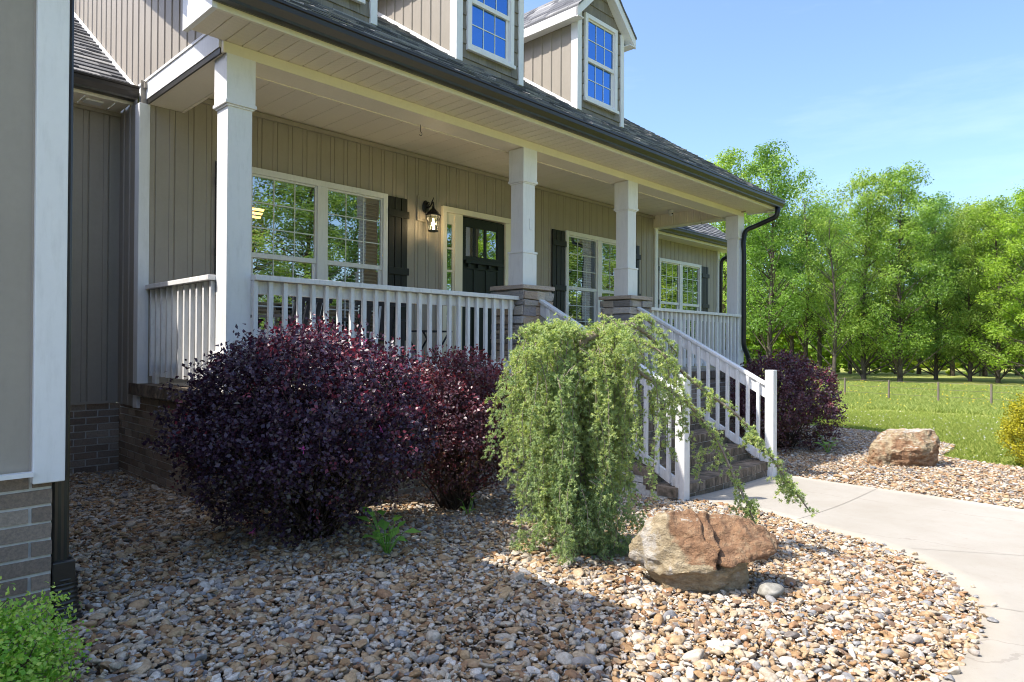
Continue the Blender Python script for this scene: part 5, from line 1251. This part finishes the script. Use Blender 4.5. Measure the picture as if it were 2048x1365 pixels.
for px, dp, py, v, lb, wd in front: tree(px, dp, top(py, dp, px), v, random.uniform(0, 6.28), lb, GA, wd)
# second rank: stands behind and between the front trees
side = ('left of', 'behind', 'right of')
rank2 = [(1475, 64, 420, 6), (1520, 66, 470, 5), (1585, 62, 425, 6), (1640, 62, 412, 5), (1700, 66, 440, 6), (1765, 70, 420, 5), (1838, 66, 430, 6), (1905, 62, 408, 5), (1970, 62, 415, 6), (2035, 64, 430, 5), (2110, 64, 430, 6), (2190, 64, 420, 5)]
names2 = ['rear tree showing low behind the porch corner downspout', 'rear tree directly behind the tallest slim pointed tree', 'rear tree filling the gap behind the thin open-crowned tree', 'rear tree between the open-crowned tree and the bare-trunked slender tree', 'rear tree behind the left foot of the highest dome', 'rear tree behind the middle of the highest dome', 'rear tree behind the right foot of the highest dome', 'rear tree behind the dip right of the highest dome', 'rear tree behind the round low-limbed tree at the last fence posts', 'rear tree behind the yellow-green tree at the right edge', 'nearer of the rear trees beyond the right edge of the view', 'farther of the rear trees beyond the right edge of the view']
for (px, dp, py, v), lb in zip(rank2, names2): tree(px, dp, top(py, dp, px), v, random.uniform(0, 6.28), lb, 'rear rank of woodland trees', 1.15)
# low growth at the wood's foot
BV = [tree_parts(51+k, 4, 2.0, .05, 'bush_leaf' if k < 2 else 'tree_leaf', 40, .20, 130) for k in range(3)]
desc = ['bright green thicket bush', 'yellow-green thicket bush', 'deeper green thicket bush']
for i in range(22):
    if i % 2: continue
    px = 1430+i*37+random.uniform(-14, 14); dp = 62+random.uniform(-1, 3); x, y = at(px, dp); k = i % 3; s = random.uniform(.22, .36) if i % 2 else random.uniform(.7, 1.2)
    t = empty('thicket_bush', desc[k]+' growing between the trunks at the foot of the wood', 'bush', (x, y, g1(x, y)), 'bushes at the foot of the wood'); t.scale = (s*1.2, s*1.2, s); t.rotation_euler = (0, 0, random.uniform(0, 6.28))
    for nm, me in zip(('trunk', 'crown'), BV[k]):
        o = bpy.data.objects.new('stem' if nm == 'trunk' else 'foliage', me); C.objects.link(o); o.parent = t
# far wood closing the view beyond the trunks: one uncountable mass
r = np.random.default_rng(8); n = 42000; px = r.uniform(1380, 2500, n); dp = r.uniform(84, 94, n); XY = np.array([at(a, b) for a, b in zip(px, dp)])
hh = r.uniform(0, 1, n)*(8.5+2.5*np.sin(px*.02)+1.5*np.sin(px*.053)); P = np.column_stack([XY, gh(XY[:, 0], XY[:, 1])+hh]); N = unit(r.normal(size=(n, 3))+np.array([-.3, -.5, .5])); a = unit(np.cross(N, r.normal(size=(n, 3)))); b = np.cross(N, a); s = r.uniform(.25, .5, (n, 1))
V = np.stack([P-a*s, P-b*s*.6, P+a*s, P+b*s*.6], 1).reshape(-1, 3); fw = link('far_wood', npmesh('far_wood', V, np.arange(n*4).reshape(-1, 4), MAT['bush_leaf'], np.clip(.5*np.repeat(np.sin(px*.11)*.5+.5, 1)+r.random(n)*.5, 0, 1))); tag(fw, 'bright mass of farther woodland seen between the trunks', 'woodland', None, 'stuff')
# trees across the lawn in front of the house: the porch windows mirror them
random.seed(9)
for i in range(17):
    x = 4+i*6.2+random.uniform(-1.5, 1.5); y = -34-random.uniform(0, 6)-(i*.25); v = (0, 2, 4, 0, 2)[i % 5]
    t = tree(0, 0, random.uniform(17, 22), v, random.uniform(0, 6.28), 'leafy tree across the front lawn, mirrored in the porch windows', 'trees across the front lawn', 1.15, (x, y))
